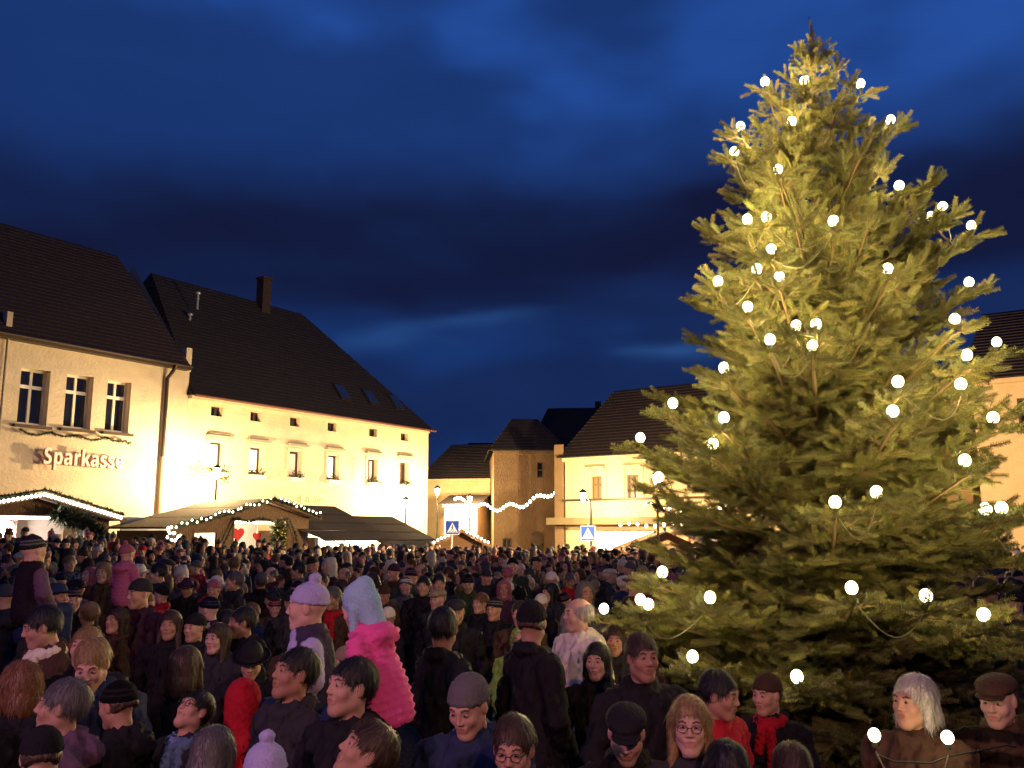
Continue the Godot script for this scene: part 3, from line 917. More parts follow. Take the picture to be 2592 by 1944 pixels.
func simple_house(called: String, label: String, at: Vector3, bs: Basis, w: float, h: float, deep: float, ridge: float, hip: float, holes: Array, wallm: Material, roofm: Material, base := -1.5) -> Node3D:
	var t := thing(called, label, "building", at, bs)
	var m := Mb.new(); wall_holes(m, 0, w, base, h, holes, .35)
	for x in [0.0, w]: m.quad(Vector3(x, base, -.35), Vector3(x, base, -deep), Vector3(x, h, -deep), Vector3(x, h, -.35), Vector3(-1 if x == 0.0 else 1, 0, 0))
	if hip == 0.0:
		for x in [0.0, w]: m.tri(Vector3(x, h, 0), Vector3(x, h, -deep), Vector3(x, ridge - .05, -deep / 2), Vector3(-1 if x == 0.0 else 1, 0, 0))
	part("wall", m, wallm, t)
	m = Mb.new()
	var o := .3
	var a := Vector3(-o, h, o); var b := Vector3(w + o, h, o); var c := Vector3(w + o - hip, ridge, -deep / 2); var d := Vector3(-o + hip, ridge, -deep / 2)
	var e := Vector3(-o, h, -deep - o); var g := Vector3(w + o, h, -deep - o)
	roof_slope(m, a, b, c, d, 22); roof_slope(m, e, g, c, d, 5)
	if hip > 0.0:
		roof_slope(m, a, e, d, d, 12); roof_slope(m, b, g, c, c, 12)
	part("roof", m, roofm, t)
	m = Mb.new(); m.box(Vector3(w / 2, h - .1, .1), Vector3(w + .1, .18, .24)); part("cornice", m, wallm, t)
	return t


func right_buildings() -> void:
	var dark := mat("dark_glass", Color(.012, .013, .02), .08); var wood := mat("brown_wood", Color(.1, .06, .035), .7); var white := mat("white_paint", Color(.7, .66, .6), .5)
	var stone := plaster("sill_stone", Color(.4, .34, .26)); var brown := mat("brown_metal", Color(.05, .03, .022), .5)
	var roofd := tiles("dark_roof_tiles", Color(.04, .024, .022)); var roofr := tiles("red_roof_tiles", Color(.05, .023, .02))
	var ochre := plaster("ochre_plaster", Color(.56, .43, .25)); var drab := plaster("drab_plaster", Color(.2, .12, .06)); var pale := plaster("pale_plaster", Color(.74, .6, .43))
	var ur := Vector3(.8211, 0, .5708); var nr := Vector3(-.5708, 0, .8211)
	var bs := Basis(ur, Vector3.UP, nr)
	# the ochre corner house with the lit shop
	var holes := [Rect2(1.48, 3.92, .62, 1.12), Rect2(3.48, 3.92, .62, 1.12), Rect2(8.4, 3.92, .7, 1.2), Rect2(10.6, 3.92, .7, 1.2), Rect2(1.6, -.2, 3.7, 2.6)]
	var t := simple_house("corner_house", "ochre corner house with two hooded windows above a bright shop front", Vector3(2.68, 0, -45), bs, 13.0, 6.0, 8.6, 9.95, .9, holes, ochre, roofr)
	for k in 4:
		window(t, holes[k], -.2, 2, .62, dark if k > 1 else mat("curtained_pane", Color(.16, .1, .05), .3), wood, .06)
		var r: Rect2 = holes[k]
		var m := Mb.new(); m.box(Vector3(r.position.x + r.size.x / 2, 5.45, .1), Vector3(1.05, .1, .26)); part("hood_mould", m, stone, t)
		m = Mb.new()
		for s in [-.2, r.size.x + .2]: m.box(Vector3(r.position.x + s, 4.65, .03), Vector3(.16, 1.5, .06))
		m.ball(Vector3(r.position.x + r.size.x / 2, 5.25, .03), Vector3(.08, .1, .04)); part("surround", m, ochre, t)
	var lm := Mb.new(); lm.box(Vector3(6.5, 3.88, .12), Vector3(13, .1, .3)); part("ledge", lm, brown, t)
	lm = Mb.new(); lm.box(Vector3(5.2, 2.85, .3), Vector3(12, .34, .5)); part("shop_fascia", lm, mat("dull_fascia", Color(.16, .12, .06), .7), t)
	window(t, holes[4], -.25, 4, .0, glow("shop_light", Color(1, .96, .82), 2.6), white, .06)
	lm = Mb.new(); lm.box(Vector3(-.32, 2.2, .06), Vector3(.5, 9.0, .1)); part("pilaster", lm, drab, t)
	# the tall drab house, the low house and dark roofs behind
	holes = [Rect2(2.53, 5.45, .36, .9), Rect2(2.15, -.6, .75, 2.7), Rect2(.5, -.6, .55, 2.55)]
	t = simple_house("drab_house", "tall drab brown house with one narrow window and an arched door", Vector3(-1.06, 0, -52), Basis(Vector3.UP, .06), 4.2, 7.0, 8.0, 9.4, 1.6, holes, drab, roofd)
	window(t, holes[0], -.2, 1, .5, dark, wood, .05)
	var m := Mb.new(); m.lathe(Vector3.ZERO, [Vector2(.01, 0), Vector2(.42, 0), Vector2(.42, .1), Vector2(.01, .1)], 20)
	part("door_arch", m, wood, t, Transform3D(Basis(Vector3.RIGHT, PI / 2), Vector3(2.52, 1.95, -.1)))
	for k in 2: window(t, holes[1 + k], -.22, 2, .7, dark, wood, .07)
	t = simple_house("low_house", "low ochre house with dark roof behind the bright wall at the street mouth", Vector3(-5.9, 0, -59), Basis(Vector3.UP, -.2), 5.6, 5.75, 8.0, 8.4, 1.2, [], ochre, roofd)
	t = simple_house("roof_house", "dark roofed house beyond the street with stepped ridge", Vector3(-4.6, 0, -72), Basis(Vector3.UP, .05), 8.6, 6.5, 9.0, 9.9, 1.4, [], drab, roofd)
	t = simple_house("roof_house", "taller dark hipped house behind the drab house", Vector3(1.2, 0, -70), Basis(Vector3.UP, -.1), 7.5, 8.0, 9.0, 12.6, 1.7, [], drab, roofd)
	m = Mb.new(); m.box(Vector3(5.6, 12.5, -4.5), Vector3(.5, 1.2, .5)); part("chimney", m, roofd, t)
	t = simple_house("annex_house", "bright low wall with shallow gable at the street mouth", Vector3(-4.15, 0, -55), Basis(Vector3.UP, -.25), 2.1, 4.0, 4.0, 4.6, 0.0, [], pale, roofd)
	# the house at the right edge
	holes = [Rect2(1.5, 6.1, 1.1, 1.25), Rect2(4.2, 6.1, 1.1, 1.25)]
	t = simple_house("orange_house", "orange plastered house with red brown roof behind the fir", Vector3(2.68, 0, -45) + ur * 18.65, bs, 9.0, 8.15, 8.6, 11.7, .4, holes, plaster("orange_plaster", Color(.56, .41, .25)), roofr)
	for k in 2: window(t, holes[k], -.2, 2, .6, dark, wood, .07)
	t = simple_house("side_house", "dark low house between ochre corner house and orange house", Vector3(2.68, 0, -45) + ur * 13.4 - nr * .6, bs, 4.9, 5.6, 8.0, 8.6, 0.0, [], drab, roofr)


func street_lamp(label: String, at: Vector3, h: float, e: float, tint := Color(1, .69, .31), arm := 0.0) -> void:
	var t := thing("street_lamp", label, "street lamp", at, Basis.IDENTITY, "street lamps round the square")
	var iron := mat("lamp_iron", Color(.04, .035, .03), .5, {"metallic": .5})
	var m := Mb.new()
	if arm == 0.0: m.tube([Vector3.ZERO, Vector3(0, .6, 0), Vector3(0, h - .25, 0)], .07, .04, 8)
	else: m.tube([Vector3.ZERO, Vector3(0, h - .6, 0), Vector3(-arm * .1, h - .2, 0), Vector3(-arm * .5, h + .08, 0), Vector3(-arm, h + .12, 0)], .06, .04, 8)
	part("pole", m, iron, t)
	var top := Vector3(-arm, h, 0)
	m = Mb.new(); m.lathe(top, [Vector2(.06, -.22), Vector2(.15, .1), Vector2(.15, .16), Vector2(.05, .2)], 10)
	part("lantern_glass", m, glow("lantern_glow", Color(1, .85, .55), 14.0), t)
	m = Mb.new(); m.lathe(top, [Vector2(.2, .2), Vector2(.16, .27), Vector2(.03, .36), Vector2(0, .4)], 10); part("lantern_cap", m, iron, t)
	omni(top, tint, e, .12, t)


func crossing_sign(label: String, at: Vector3, yaw: float) -> void:
	var t := thing("crossing_sign", label, "road sign", at, Basis(Vector3.UP, yaw), "crossing signs")
	var m := Mb.new(); m.tube([Vector3(0, -2.6, -.05), Vector3(0, .4, -.05)], .03, .03, 8); part("post", m, mat("zinc", Color(.5, .48, .45), .35, {"metallic": .6}), t)
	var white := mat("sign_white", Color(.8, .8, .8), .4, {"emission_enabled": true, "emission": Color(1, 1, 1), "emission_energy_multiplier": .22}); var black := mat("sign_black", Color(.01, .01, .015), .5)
	m = Mb.new(); m.box(Vector3(0, 0, 0), Vector3(.62, .62, .03)); part("plate", m, white, t)
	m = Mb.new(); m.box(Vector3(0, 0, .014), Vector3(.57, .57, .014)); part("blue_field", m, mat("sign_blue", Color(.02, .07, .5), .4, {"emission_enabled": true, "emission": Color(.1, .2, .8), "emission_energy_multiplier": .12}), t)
	m = Mb.new(); plate(m, [Vector3(-.24, -.22, .026), Vector3(.24, -.22, .026), Vector3(0, .22, .026)], .01); part("triangle", m, white, t)
	m = Mb.new(); m.ball(Vector3(.0, .1, .03), Vector3(.024, .026, .006), 6, 8)
	m.bar(Vector3(0, .07, .031), Vector3(-.005, -.04, .031), .035, .006); m.bar(Vector3(0, -.03, .033), Vector3(.05, -.14, .033), .022, .006); m.bar(Vector3(0, -.03, .035), Vector3(-.055, -.14, .035), .022, .006); m.bar(Vector3(0, .06, .037), Vector3(.05, -.01, .037), .016, .006); m.bar(Vector3(0, .06, .039), Vector3(-.05, 0, .039), .016, .006)
	for k in 5: m.bar(Vector3(-.16 + k * .08, -.205, .031), Vector3(-.13 + k * .065, -.155, .031), .03, .006)
	part("pedestrian", m, black, t)


# ---------------------------------------------------------------- market stalls (facade axes: x along the house, z towards the square)
func heart(s: float) -> Mb:
	var m := Mb.new(); var pts := []
	for k in 20:
		var a := TAU * k / 20
		pts.append(Vector3(pow(sin(a), 3) * s, (13 * cos(a) - 5 * cos(2 * a) - 2 * cos(3 * a) - cos(4 * a)) / 16.0 * s, 0))
	for k in 20:
		for z in [.02, -.02]: m.tri(Vector3(0, 0, z * 1.6), pts[k] + Vector3(0, 0, z), pts[(k + 1) % 20] + Vector3(0, 0, z), Vector3(0, 0, signf(z)))
	return m


func gable_stall(label: String, at: Vector3, bs: Basis, ul: float, ur: float, up: float, hl: float, hr: float, hp: float, deep: float, opening: Rect2, extra_open: Array, wallm: Material, roofm: Material, light: Color, e: float, back: Color) -> Node3D:
	var t := thing("market_stall", label, "market stall", at, bs, "wooden market stalls")
	var holes := [opening] + extra_open
	var m := Mb.new(); var hw := minf(hl, hr) - .12
	var xs := [ul + .35, ur - .35, up]
	for h in holes: xs.append_array([h.position.x, h.end.x])
	xs.sort()
	var roof_y := func(x: float) -> float: return (lerpf(hl, hp, (x - ul) / (up - ul)) if x < up else lerpf(hp, hr, (x - up) / (ur - up))) - .14
	for k in xs.size() - 1:
		if xs[k + 1] - xs[k] < .001: continue
		var spans := [0.0]
		for h in holes:
			if h.has_point(Vector2((xs[k] + xs[k + 1]) / 2, h.position.y + .01)): spans.append_array([h.position.y, h.end.y])
		for z in [-.01, -.08]:
			var nn := Vector3(0, 0, 1 if z > -.05 else -1)
			for q in range(0, spans.size(), 2):
				var last := q + 1 >= spans.size()
				m.quad(Vector3(xs[k], spans[q], z), Vector3(xs[k + 1], spans[q], z), Vector3(xs[k + 1], roof_y.call(xs[k + 1]) if last else spans[q + 1], z), Vector3(xs[k], roof_y.call(xs[k]) if last else spans[q + 1], z), nn)
	for h in holes:
		m.box(Vector3(h.position.x, h.get_center().y, -.045), Vector3(.07, h.size.y, .1)); m.box(Vector3(h.end.x, h.get_center().y, -.045), Vector3(.07, h.size.y, .1)); m.box(Vector3(h.get_center().x, h.end.y, -.042), Vector3(h.size.x, .07, .1))
	part("front_wall", m, wallm, t)
	m = Mb.new()
	for x in [ul + .35, ur - .35]: m.box(Vector3(x, hw / 2, -deep / 2 - .05), Vector3(.06, hw, deep - .1))
	part("side_wall", m, wallm, t)
	m = Mb.new(); m.box(Vector3((ul + ur) / 2, hw / 2 + .25, -deep), Vector3(ur - ul - .9, hw + .5, .06)); part("back_wall", m, mat("stall_back_%s" % str(back), back, .9), t)
	for s in 2:   # planked roof sides
		var a := Vector3(ul, hl, .35) if s == 0 else Vector3(ur, hr, .35); var b := Vector3(up, hp, .35)
		m = Mb.new(); roof_slope(m, a, a + Vector3(0, 0, -deep - .6), b + Vector3(0, 0, -deep - .6), b, 3, .008)
		roof_slope(m, a - Vector3(0, .06, 0), a + Vector3(0, -.06, -deep - .6), b + Vector3(0, -.06, -deep - .6), b - Vector3(0, .06, 0), 1)
		part("roof_side", m, roofm, t)
		m = Mb.new(); m.bar(a + Vector3(0, -.06, .02), b + Vector3(0, -.06, .02), .14, .05); part("bargeboard", m, wallm, t)
	m = Mb.new(); m.box(Vector3(opening.position.x + opening.size.x / 2, opening.position.y - .05, .12), Vector3(opening.size.x + .3, .07, .4)); part("counter", m, mat("stall_wood_pale", Color(.3, .19, .1), .7), t)
	m = Mb.new(); m.tube([Vector3(opening.position.x + .2, opening.end.y - .08, -.5), Vector3(opening.end.x - .2, opening.end.y - .08, -.5)], .05, .05, 8); part("lamp_tube", m, glow("stall_tube", Color(1, .92, .75), 9.0), t)
	omni(Vector3(opening.position.x + opening.size.x / 2, opening.end.y - .4, -.7), light, e, .1, t)
	return t


func stalls() -> void:
	var bs := Basis(Vector3(.5446, 0, -.8387), Vector3.UP, NLEFT)
	var timber := mat("stall_timber", Color(.2, .1, .045), .75, {"albedo_texture": relief("grain", .03, 4, .7, .5), "uv1_triplanar": true, "uv1_scale": Vector3(2, .3, 2)})
	var felt := mat("roof_felt", Color(.2, .09, .03), .9, {"albedo_texture": relief("tile", .05, 4, .7, .35), "uv1_triplanar": true, "uv1_scale": Vector3.ONE * .5}); var dfelt := mat("dark_felt", Color(.016, .009, .009), .9)
	var bulb := glow("string_bulb", Color(1, .88, .62), 9.0); var fir := mat("garland_green", Color(.03, .045, .02), .8)
	var warm := Color(1, .85, .6)
	# gabled stall before the long house
	var at := facade(0, 0, 7.0); at.y = 0
	var t := gable_stall("gabled timber stall with red hearts hanging in its window", at, bs, -5.9, 1.5, -1.2, 2.5, 2.95, 3.62, 3.0, Rect2(-2.72, 1.3, 2.65, 1.48), [Rect2(-4.5, 1.2, 1.05, 1.13)], timber, felt, warm, 13.0, Color(.8, .74, .62))
	for q in [[-2.3, 2.25, .3], [-1.35, 2.15, .2]]:
		var h := thing("felt_heart", "large red heart hanging in the gabled stall window" if q[2] > .25 else "small red heart hanging beside the large one", "ornament", at + bs * Vector3(q[0], q[1], -.25), bs)
		part("heart", heart(q[2]), mat("heart_red", Color(.6, .03, .04), .8, {"emission_enabled": false}), h)
		var sm := Mb.new(); sm.tube([Vector3(0, .1, 0), Vector3(0, .55, 0)], .008, .008, 5); part("thread", sm, mat("thread", Color(.5, .4, .3)), h)
	var m := Mb.new(); m.lathe(Vector3(-3.98, 2.05, .02), [Vector2(.01, 0), Vector2(.52, 0), Vector2(.52, .05), Vector2(.01, .05)], 20)
	var li := func(a: Vector3, b: Vector3, n: int, jit: float) -> Array:
		var o := []
		for k in n: o.append(a.lerp(b, (k + .5) / n) + Vector3(rng.randfn(0, .02), rng.randf_range(-jit, jit), 0))
		return o.map(func(p): return at + bs * p)
	light_row("bulb_string", "bulbs along the near roof edge of the gabled stall", li.call(Vector3(-5.7, 2.5, .5), Vector3(-1.3, 3.62, .5), 22, .08), .038, bulb, "bulb strings on the stalls")
	light_row("bulb_string", "bulbs down the far roof edge of the gabled stall", li.call(Vector3(-1.0, 3.62, .5), Vector3(1.4, 3.05, .5), 11, .05), .038, bulb, "bulb strings on the stalls")
	light_row("bulb_string", "cluster of bulbs on the low corner of the gabled stall", range(16).map(func(_k): return at + bs * Vector3(rng.randf_range(-6.0, -5.2), rng.randf_range(2.0, 2.5), .55)), .045, bulb, "bulb strings on the stalls", false)
	t = thing("garland", "fir garland over the peak of the gabled stall", "garland", at, bs)
	part("fir_rope", fir_rope([Vector3(-5.5, 2.5, .45), Vector3(-3.2, 3.05, .45), Vector3(-1.2, 3.62, .45), Vector3(.3, 3.3, .45), Vector3(1.4, 2.95, .45)], .14, 900), fir, t)
	t = thing("garland", "fir garland draped round the window of the gabled stall", "garland", at, bs)
	part("fir_rope", fir_rope([Vector3(-3.6, 1.2, .12), Vector3(-2.9, 2.55, .12), Vector3(-2.72, 2.86, .12), Vector3(-2.1, 2.7, .12), Vector3(-1.45, 2.86, .12), Vector3(-.8, 2.7, .12), Vector3(-.1, 2.86, .12), Vector3(.35, 2.2, .12), Vector3(.5, 1.0, .12)], .09, 900), fir, t)
	t = thing("fir_bough", "decorated fir bough standing at the gabled stall window", "fir bough", at + bs * Vector3(-.75, 1.6, .3), bs)
	part("bough", fir_rope([Vector3(0, -.1, 0), Vector3(.02, .5, 0), Vector3(0, .95, 0)], .36, 700), mat("bough_green", Color(.12, .14, .05), .8), t)
	m = Mb.new()
	for k in 26: m.ball(Vector3(rng.randf_range(-.25, .25), rng.randf_range(0, .85), rng.randf_range(.1, .25)), Vector3.ONE * .045, 5, 6)
	part("baubles", m, mat("bauble_gold", Color(.6, .5, .15), .3), t)
	# left stall
	at = facade(0, .15, 7.0)
	t = gable_stall("left stall with white light strip along its low gable and pink cloth inside", at, bs, -13.4, -7.5, -10.35, 2.7, 2.6, 3.36, 2.6, Rect2(-12.7, 1.1, 3.8, 1.6), [], timber, dfelt, Color(1, .84, .7), 14.0, Color(.8, .72, .66))
	m = Mb.new(); m.box(Vector3(-11.5, 1.8, -1.4), Vector3(2.7, 1.9, .04)); part("pink_cloth", m, mat("pink_cloth", Color(.7, .24, .25), .9), t)
	for k in 12:
		var q := Vector3(-12.6 + (k % 6) * .42, 2.05 + .28 * (k / 6) + rng.randf_range(-.12, .12), -1.1)
		var o := thing("paper_star", "white paper star hanging before pink cloth in the left stall", "ornament", at + bs * q, bs, "paper stars in the left stall")
		m = Mb.new()
		for a in 5: m.bar(Vector3.ZERO, Vector3(sin(a * TAU / 5), cos(a * TAU / 5), 0) * .11, .07, .02)
		part("star", m, mat("paper_white", Color(.8, .78, .72), .9), o)
	light_row("light_strip", "white light strip along the low gable of the left stall", range(46).map(func(k): return at + bs * (Vector3(-13.3, 2.74, .42).lerp(Vector3(-10.35, 3.32, .42), k / 22.0) if k < 23 else Vector3(-10.35, 3.32, .42).lerp(Vector3(-7.6, 2.62, .42), (k - 23) / 23.0))), .05, bulb, "bulb strings on the stalls", false)
	t = thing("fir_bough", "dark fir boughs hanging over the right half of the left stall", "fir bough", at, bs)
	part("bough", fir_rope([Vector3(-9.9, 2.75, .4), Vector3(-9.2, 2.5, .4), Vector3(-8.5, 2.1, .4), Vector3(-8.2, 1.6, .4), Vector3(-7.8, 1.0, .4)], .4, 1600), fir, t)
	t = thing("fir_bough", "fir garland along the ridge of the left stall", "fir bough", at, bs)
	part("bough", fir_rope([Vector3(-13.3, 2.85, .4), Vector3(-10.35, 3.46, .4), Vector3(-7.6, 2.74, .4)], .12, 900), fir, t)
	# long lean-to stalls right of the gabled one
	for k in 2:
		var u0 := 1.7 + k * 4.1
		at = facade(0, -.05 - k * .42, 7.0)
		t = thing("market_stall", ["long dark roofed stall beside the gabled stall, bright counter under deep eaves", "far end of the dark roofed stall row near the street mouth"][k], "market stall", at, bs, "wooden market stalls")
		m = Mb.new(); roof_slope(m, Vector3(u0 - .5, 2.05, .9), Vector3(u0 + 4.0, 2.05, .9), Vector3(u0 + 3.2, 3.55, -2.2), Vector3(u0 - 2.8 if k == 0 else u0 - .5, 3.55, -2.2), 4, .01)
		m.quad(Vector3(u0 - .5, 2.0, .9), Vector3(u0 + 4.0, 2.0, .9), Vector3(u0 + 3.2, 3.5, -2.2), Vector3(u0 - .5, 3.5, -2.2)); part("roof", m, dfelt, t)
		m = Mb.new(); m.box(Vector3(u0 + 1.8, 1.2, -1.9), Vector3(3.8, 2.4, .06)); m.box(Vector3(u0 - .1, 1.1, -.9), Vector3(.06, 2.1, 2.0)); m.box(Vector3(u0 + 3.7, 1.1, -.9), Vector3(.06, 2.1, 2.0)); part("wall", m, mat("stall_pale", Color(.7, .6, .45), .9), t)
		m = Mb.new(); m.box(Vector3(u0 + 1.8, .95, .3), Vector3(3.8, .08, .6)); part("counter", m, timber, t)
		m = Mb.new(); m.tube([Vector3(u0 + .2, 2.0, .2), Vector3(u0 + 3.4, 2.0, .2)], .05, .05, 8); part("lamp_tube", m, glow("stall_tube", Color(1, .92, .75), 9.0), t)
		omni(Vector3(u0 + 1.8, 1.8, -.3), warm, 16.0, .1, t)
		var ww := at
		light_row("bulb_string", ["bulbs heaped at the near eave corner of the long stall", "bulbs under the eave of the far stall"][k], range(9).map(func(q): return ww + bs * Vector3(u0 - .2 + q * .2, 1.85 + .1 * sin(q * 2.0), 1.0)), .06, bulb, "bulb strings on the stalls")
	# small booth at the street mouth
	var b2 := Basis(Vector3.UP, .15)
	at = Vector3(-2.35, -.55, -41)
	t = gable_stall("small booth with lit gable and a little fir in its window", at, b2, -1.25, 1.35, .05, 2.3, 2.3, 3.0, 1.8, Rect2(-.6, 1.2, 1.1, .85), [], mat("booth_wood", Color(.2, .1, .05), .8), dfelt, warm, 6.0, Color(.8, .76, .66))
	for s in [-1.0, 1.0]:
		light_row("bulb_string", "bulbs on the %s roof edge of the small booth" % ("near" if s < 0 else "far"), range(8).map(func(k): return at + b2 * Vector3(s * (.1 + k * .16), 3.0 - k * .085 + rng.randf_range(-.04, .04), .5)), .05, bulb, "bulb strings on the stalls")
	t = thing("fir_bough", "little fir standing in the window of the small booth", "fir bough", at + b2 * Vector3(-.05, 1.2, .2), b2)
	part("bough", fir_rope([Vector3(0, 0, 0), Vector3(0, .4, 0), Vector3(0, .72, 0)], .16, 260), mat("bough_green", Color(.12, .14, .05), .8), t)
	# booth with dark pitched roof before the shop
	var b3 := Basis(Vector3.UP, -.5)
	at = Vector3(6.0, -.5, -35.5)
	t = gable_stall("dark pitched booth in front of the bright shop, half behind the fir", at, b3, -2.0, 2.0, .2, 2.2, 2.2, 3.0, 2.0, Rect2(-1.2, 1.15, 2.4, .8), [], timber, dfelt, warm, 7.0, Color(.8, .76, .66))
	light_row("bulb_string", "bulbs across the dark pitched booth behind the fir", range(14).map(func(k): return at + b3 * Vector3(-1.6 + k * .36, 3.1 + .06 * sin(k * 1.3), .6)), .06, bulb, "bulb strings on the stalls")
	light_row("bulb_string", "sagging bulb string on the shop corner behind the fir", range(16).map(func(k): return Vector3(5.2 + k * .22, 3.4 - .35 * sin(k * PI / 15.0) + .08 * sin(k * 2.1), -35.0 + k * .1)), .06, bulb, "bulb strings on the stalls")
	# light garland over the street
	var pts := []
	for k in 34:
		var f := k / 33.0
		pts.append(Vector3(-3.3, 4.2, -52).lerp(Vector3(2.55, 4.55, -45.2), f) + Vector3(0, -.75 * sin(f * PI) + .16 * sin(f * 26.0), 0))
	light_row("street_garland", "zigzag string of bulbs hung across the street mouth", pts, .08, bulb)


# ---------------------------------------------------------------- the fir
const BULBS: Array[Vector3] = [Vector3(2.49, 6.69, -8.15), Vector3(2.83, 6.62, -8.00), Vector3(3.43, 6.67, -8.15), Vector3(2.23, 6.22, -8.15), Vector3(2.16, 5.96, -8.15), Vector3(2.40, 5.54, -7.60), Vector3(3.70, 6.29, -8.15), Vector3(3.53, 5.43, -7.70), Vector3(4.14, 5.40, -8.15), Vector3(4.02, 5.30, -8.15), Vector3(4.40, 5.21, -8.15), Vector3(2.11, 5.08, -7.62), Vector3(2.24, 5.05, -7.48), Vector3(2.73, 4.92, -7.22), Vector3(2.22, 4.70, -7.32), Vector3(2.10, 4.54, -7.36), Vector3(2.24, 4.42, -7.20), Vector3(1.83, 4.51, -7.64), Vector3(3.09, 4.45, -7.06), Vector3(4.33, 4.65, -8.15), Vector3(1.99, 4.19, -7.30), Vector3(3.66, 4.05, -7.16), Vector3(2.44, 3.96, -6.96), Vector3(2.38, 3.77, -6.90), Vector3(3.66, 3.72, -7.02), Vector3(4.54, 4.07, -8.15), Vector3(2.10, 3.86, -7.08), Vector3(2.95, 3.45, -6.70), Vector3(2.86, 3.21, -6.62), Vector3(3.73, 3.19, -6.84), Vector3(1.40, 3.42, -7.66), Vector3(1.18, 3.17, -8.14), Vector3(1.61, 3.01, -7.10), Vector3(1.24, 2.77, -7.54), Vector3(1.76, 3.66, -7.26), Vector3(3.36, 2.84, -6.60), Vector3(2.35, 2.53, -6.52), Vector3(2.64, 2.60, -6.48), Vector3(1.20, 2.00, -7.24), Vector3(0.82, 1.64, -8.15), Vector3(1.05, 1.77, -7.46), Vector3(1.10, 1.74, -7.36), Vector3(2.38, 1.93, -6.38), Vector3(2.87, 1.88, -6.32), Vector3(3.27, 1.75, -6.34), Vector3(1.99, 1.32, -6.46), Vector3(1.91, 1.44, -4.10), Vector3(1.59, 1.45, -4.10), Vector3(3.49, 3.45, -6.82), Vector3(1.70, 3.22, -7.08), Vector3(2.63, 6.12, -7.84), Vector3(2.30, 3.96, -7.02), Vector3(3.59, 2.49, -6.58), Vector3(3.44, 2.48, -6.52), Vector3(1.49, 1.83, -6.86), Vector3(1.36, 1.39, -6.94)]
var shoots: Array[Transform3D] = []


func crown_r(y: float) -> float:
	var hs := [0.0, .4, 1.0, 2.0, 3.2, 4.0, 4.75, 5.6, 6.2, 6.8, 7.35]; var rs := [2.2, 2.3, 2.15, 1.9, 1.58, 1.3, 1.1, .82, .5, .22, .02]
	for k in 10:
		if y < hs[k + 1]: return lerpf(rs[k], rs[k + 1], clampf((y - hs[k]) / (hs[k + 1] - hs[k]), 0, 1))
	return .05


func along(dir: Vector3, at: Vector3, s: float) -> void:
	var x := dir.cross(Vector3(rng.randfn(), rng.randfn(), rng.randfn())).normalized()
	s *= lerpf(1.0, .55, clampf((at.y - 5.9) / 1.3, 0, 1))
	shoots.append(Transform3D(Basis(x, dir, x.cross(dir)).scaled(Vector3(s, s, s)), at))


func twig(w: Mb, a: Vector3, dir: Vector3, up: Vector3, length: float, depth: int) -> void:
	var side := dir.cross(up).normalized()
	var b := a + dir * length
	w.tube([a, b], .004 + .004 * length, .003, 4)
	var step := .105
	var n := maxi(1, int(length / step))
	for k in n + 1:
		along((dir + up * rng.randf_range(-.2, .4) + side * rng.randfn(0, .22)).normalized(), a + dir * length * k / n, rng.randf_range(.85, 1.1))
	if depth > 0:
		for k in range(1, n + 1):
			var rest := length * (1.0 - float(k) / (n + 1))
			for s in [-1.0, 1.0]:
				if rng.randf() < .25: continue
				var l := clampf(rest * .6, .06, .4) * rng.randf_range(.7, 1.15)
				twig(w, a + dir * length * k / (n + 1), (dir * .75 + side * s * .9 + up * rng.randf_range(-.2, .42)).normalized(), up, l, depth - 1 if l > .12 else 0)


func limb(t: Node3D, pts: Array, bark: Material) -> void:
	var w := Mb.new()
	var total := 0.0
	for k in pts.size() - 1: total += pts[k].distance_to(pts[k + 1])
	w.tube(pts, .008 + .011 * total, .005, 6)
	var gone := 0.0
	for k in pts.size() - 1:
		var a: Vector3 = pts[k]; var b: Vector3 = pts[k + 1]
		var dir := (b - a).normalized(); var l := a.distance_to(b)
		var side := dir.cross(Vector3.UP).normalized(); var up := side.cross(dir).normalized()
		var n := maxi(1, int(l / .15))
		for q in n:
			var f := (q + .5) / n
			var rest := total - gone - l * f
			var at := a.lerp(b, f)
			if gone + l * f < total * .12: continue
			along((dir + up * .3).normalized(), at, 1.0)
			for s in [-1.0, 1.0]:
				var tl := clampf(.09 + rest * .46, .1, .75) * rng.randf_range(.7, 1.1)
				twig(w, at, (dir * .72 + side * s * rng.randf_range(.6, 1.1) + up * rng.randf_range(-.3, .4)).normalized(), up, tl, 1)
		gone += l
	var tip: Vector3 = (pts[-1] - pts[-2]).normalized()
	along(tip, pts[-1], 1.15); along(tip, pts[-1] - tip * .08, 1.1)
	part("limb", w, bark, t)


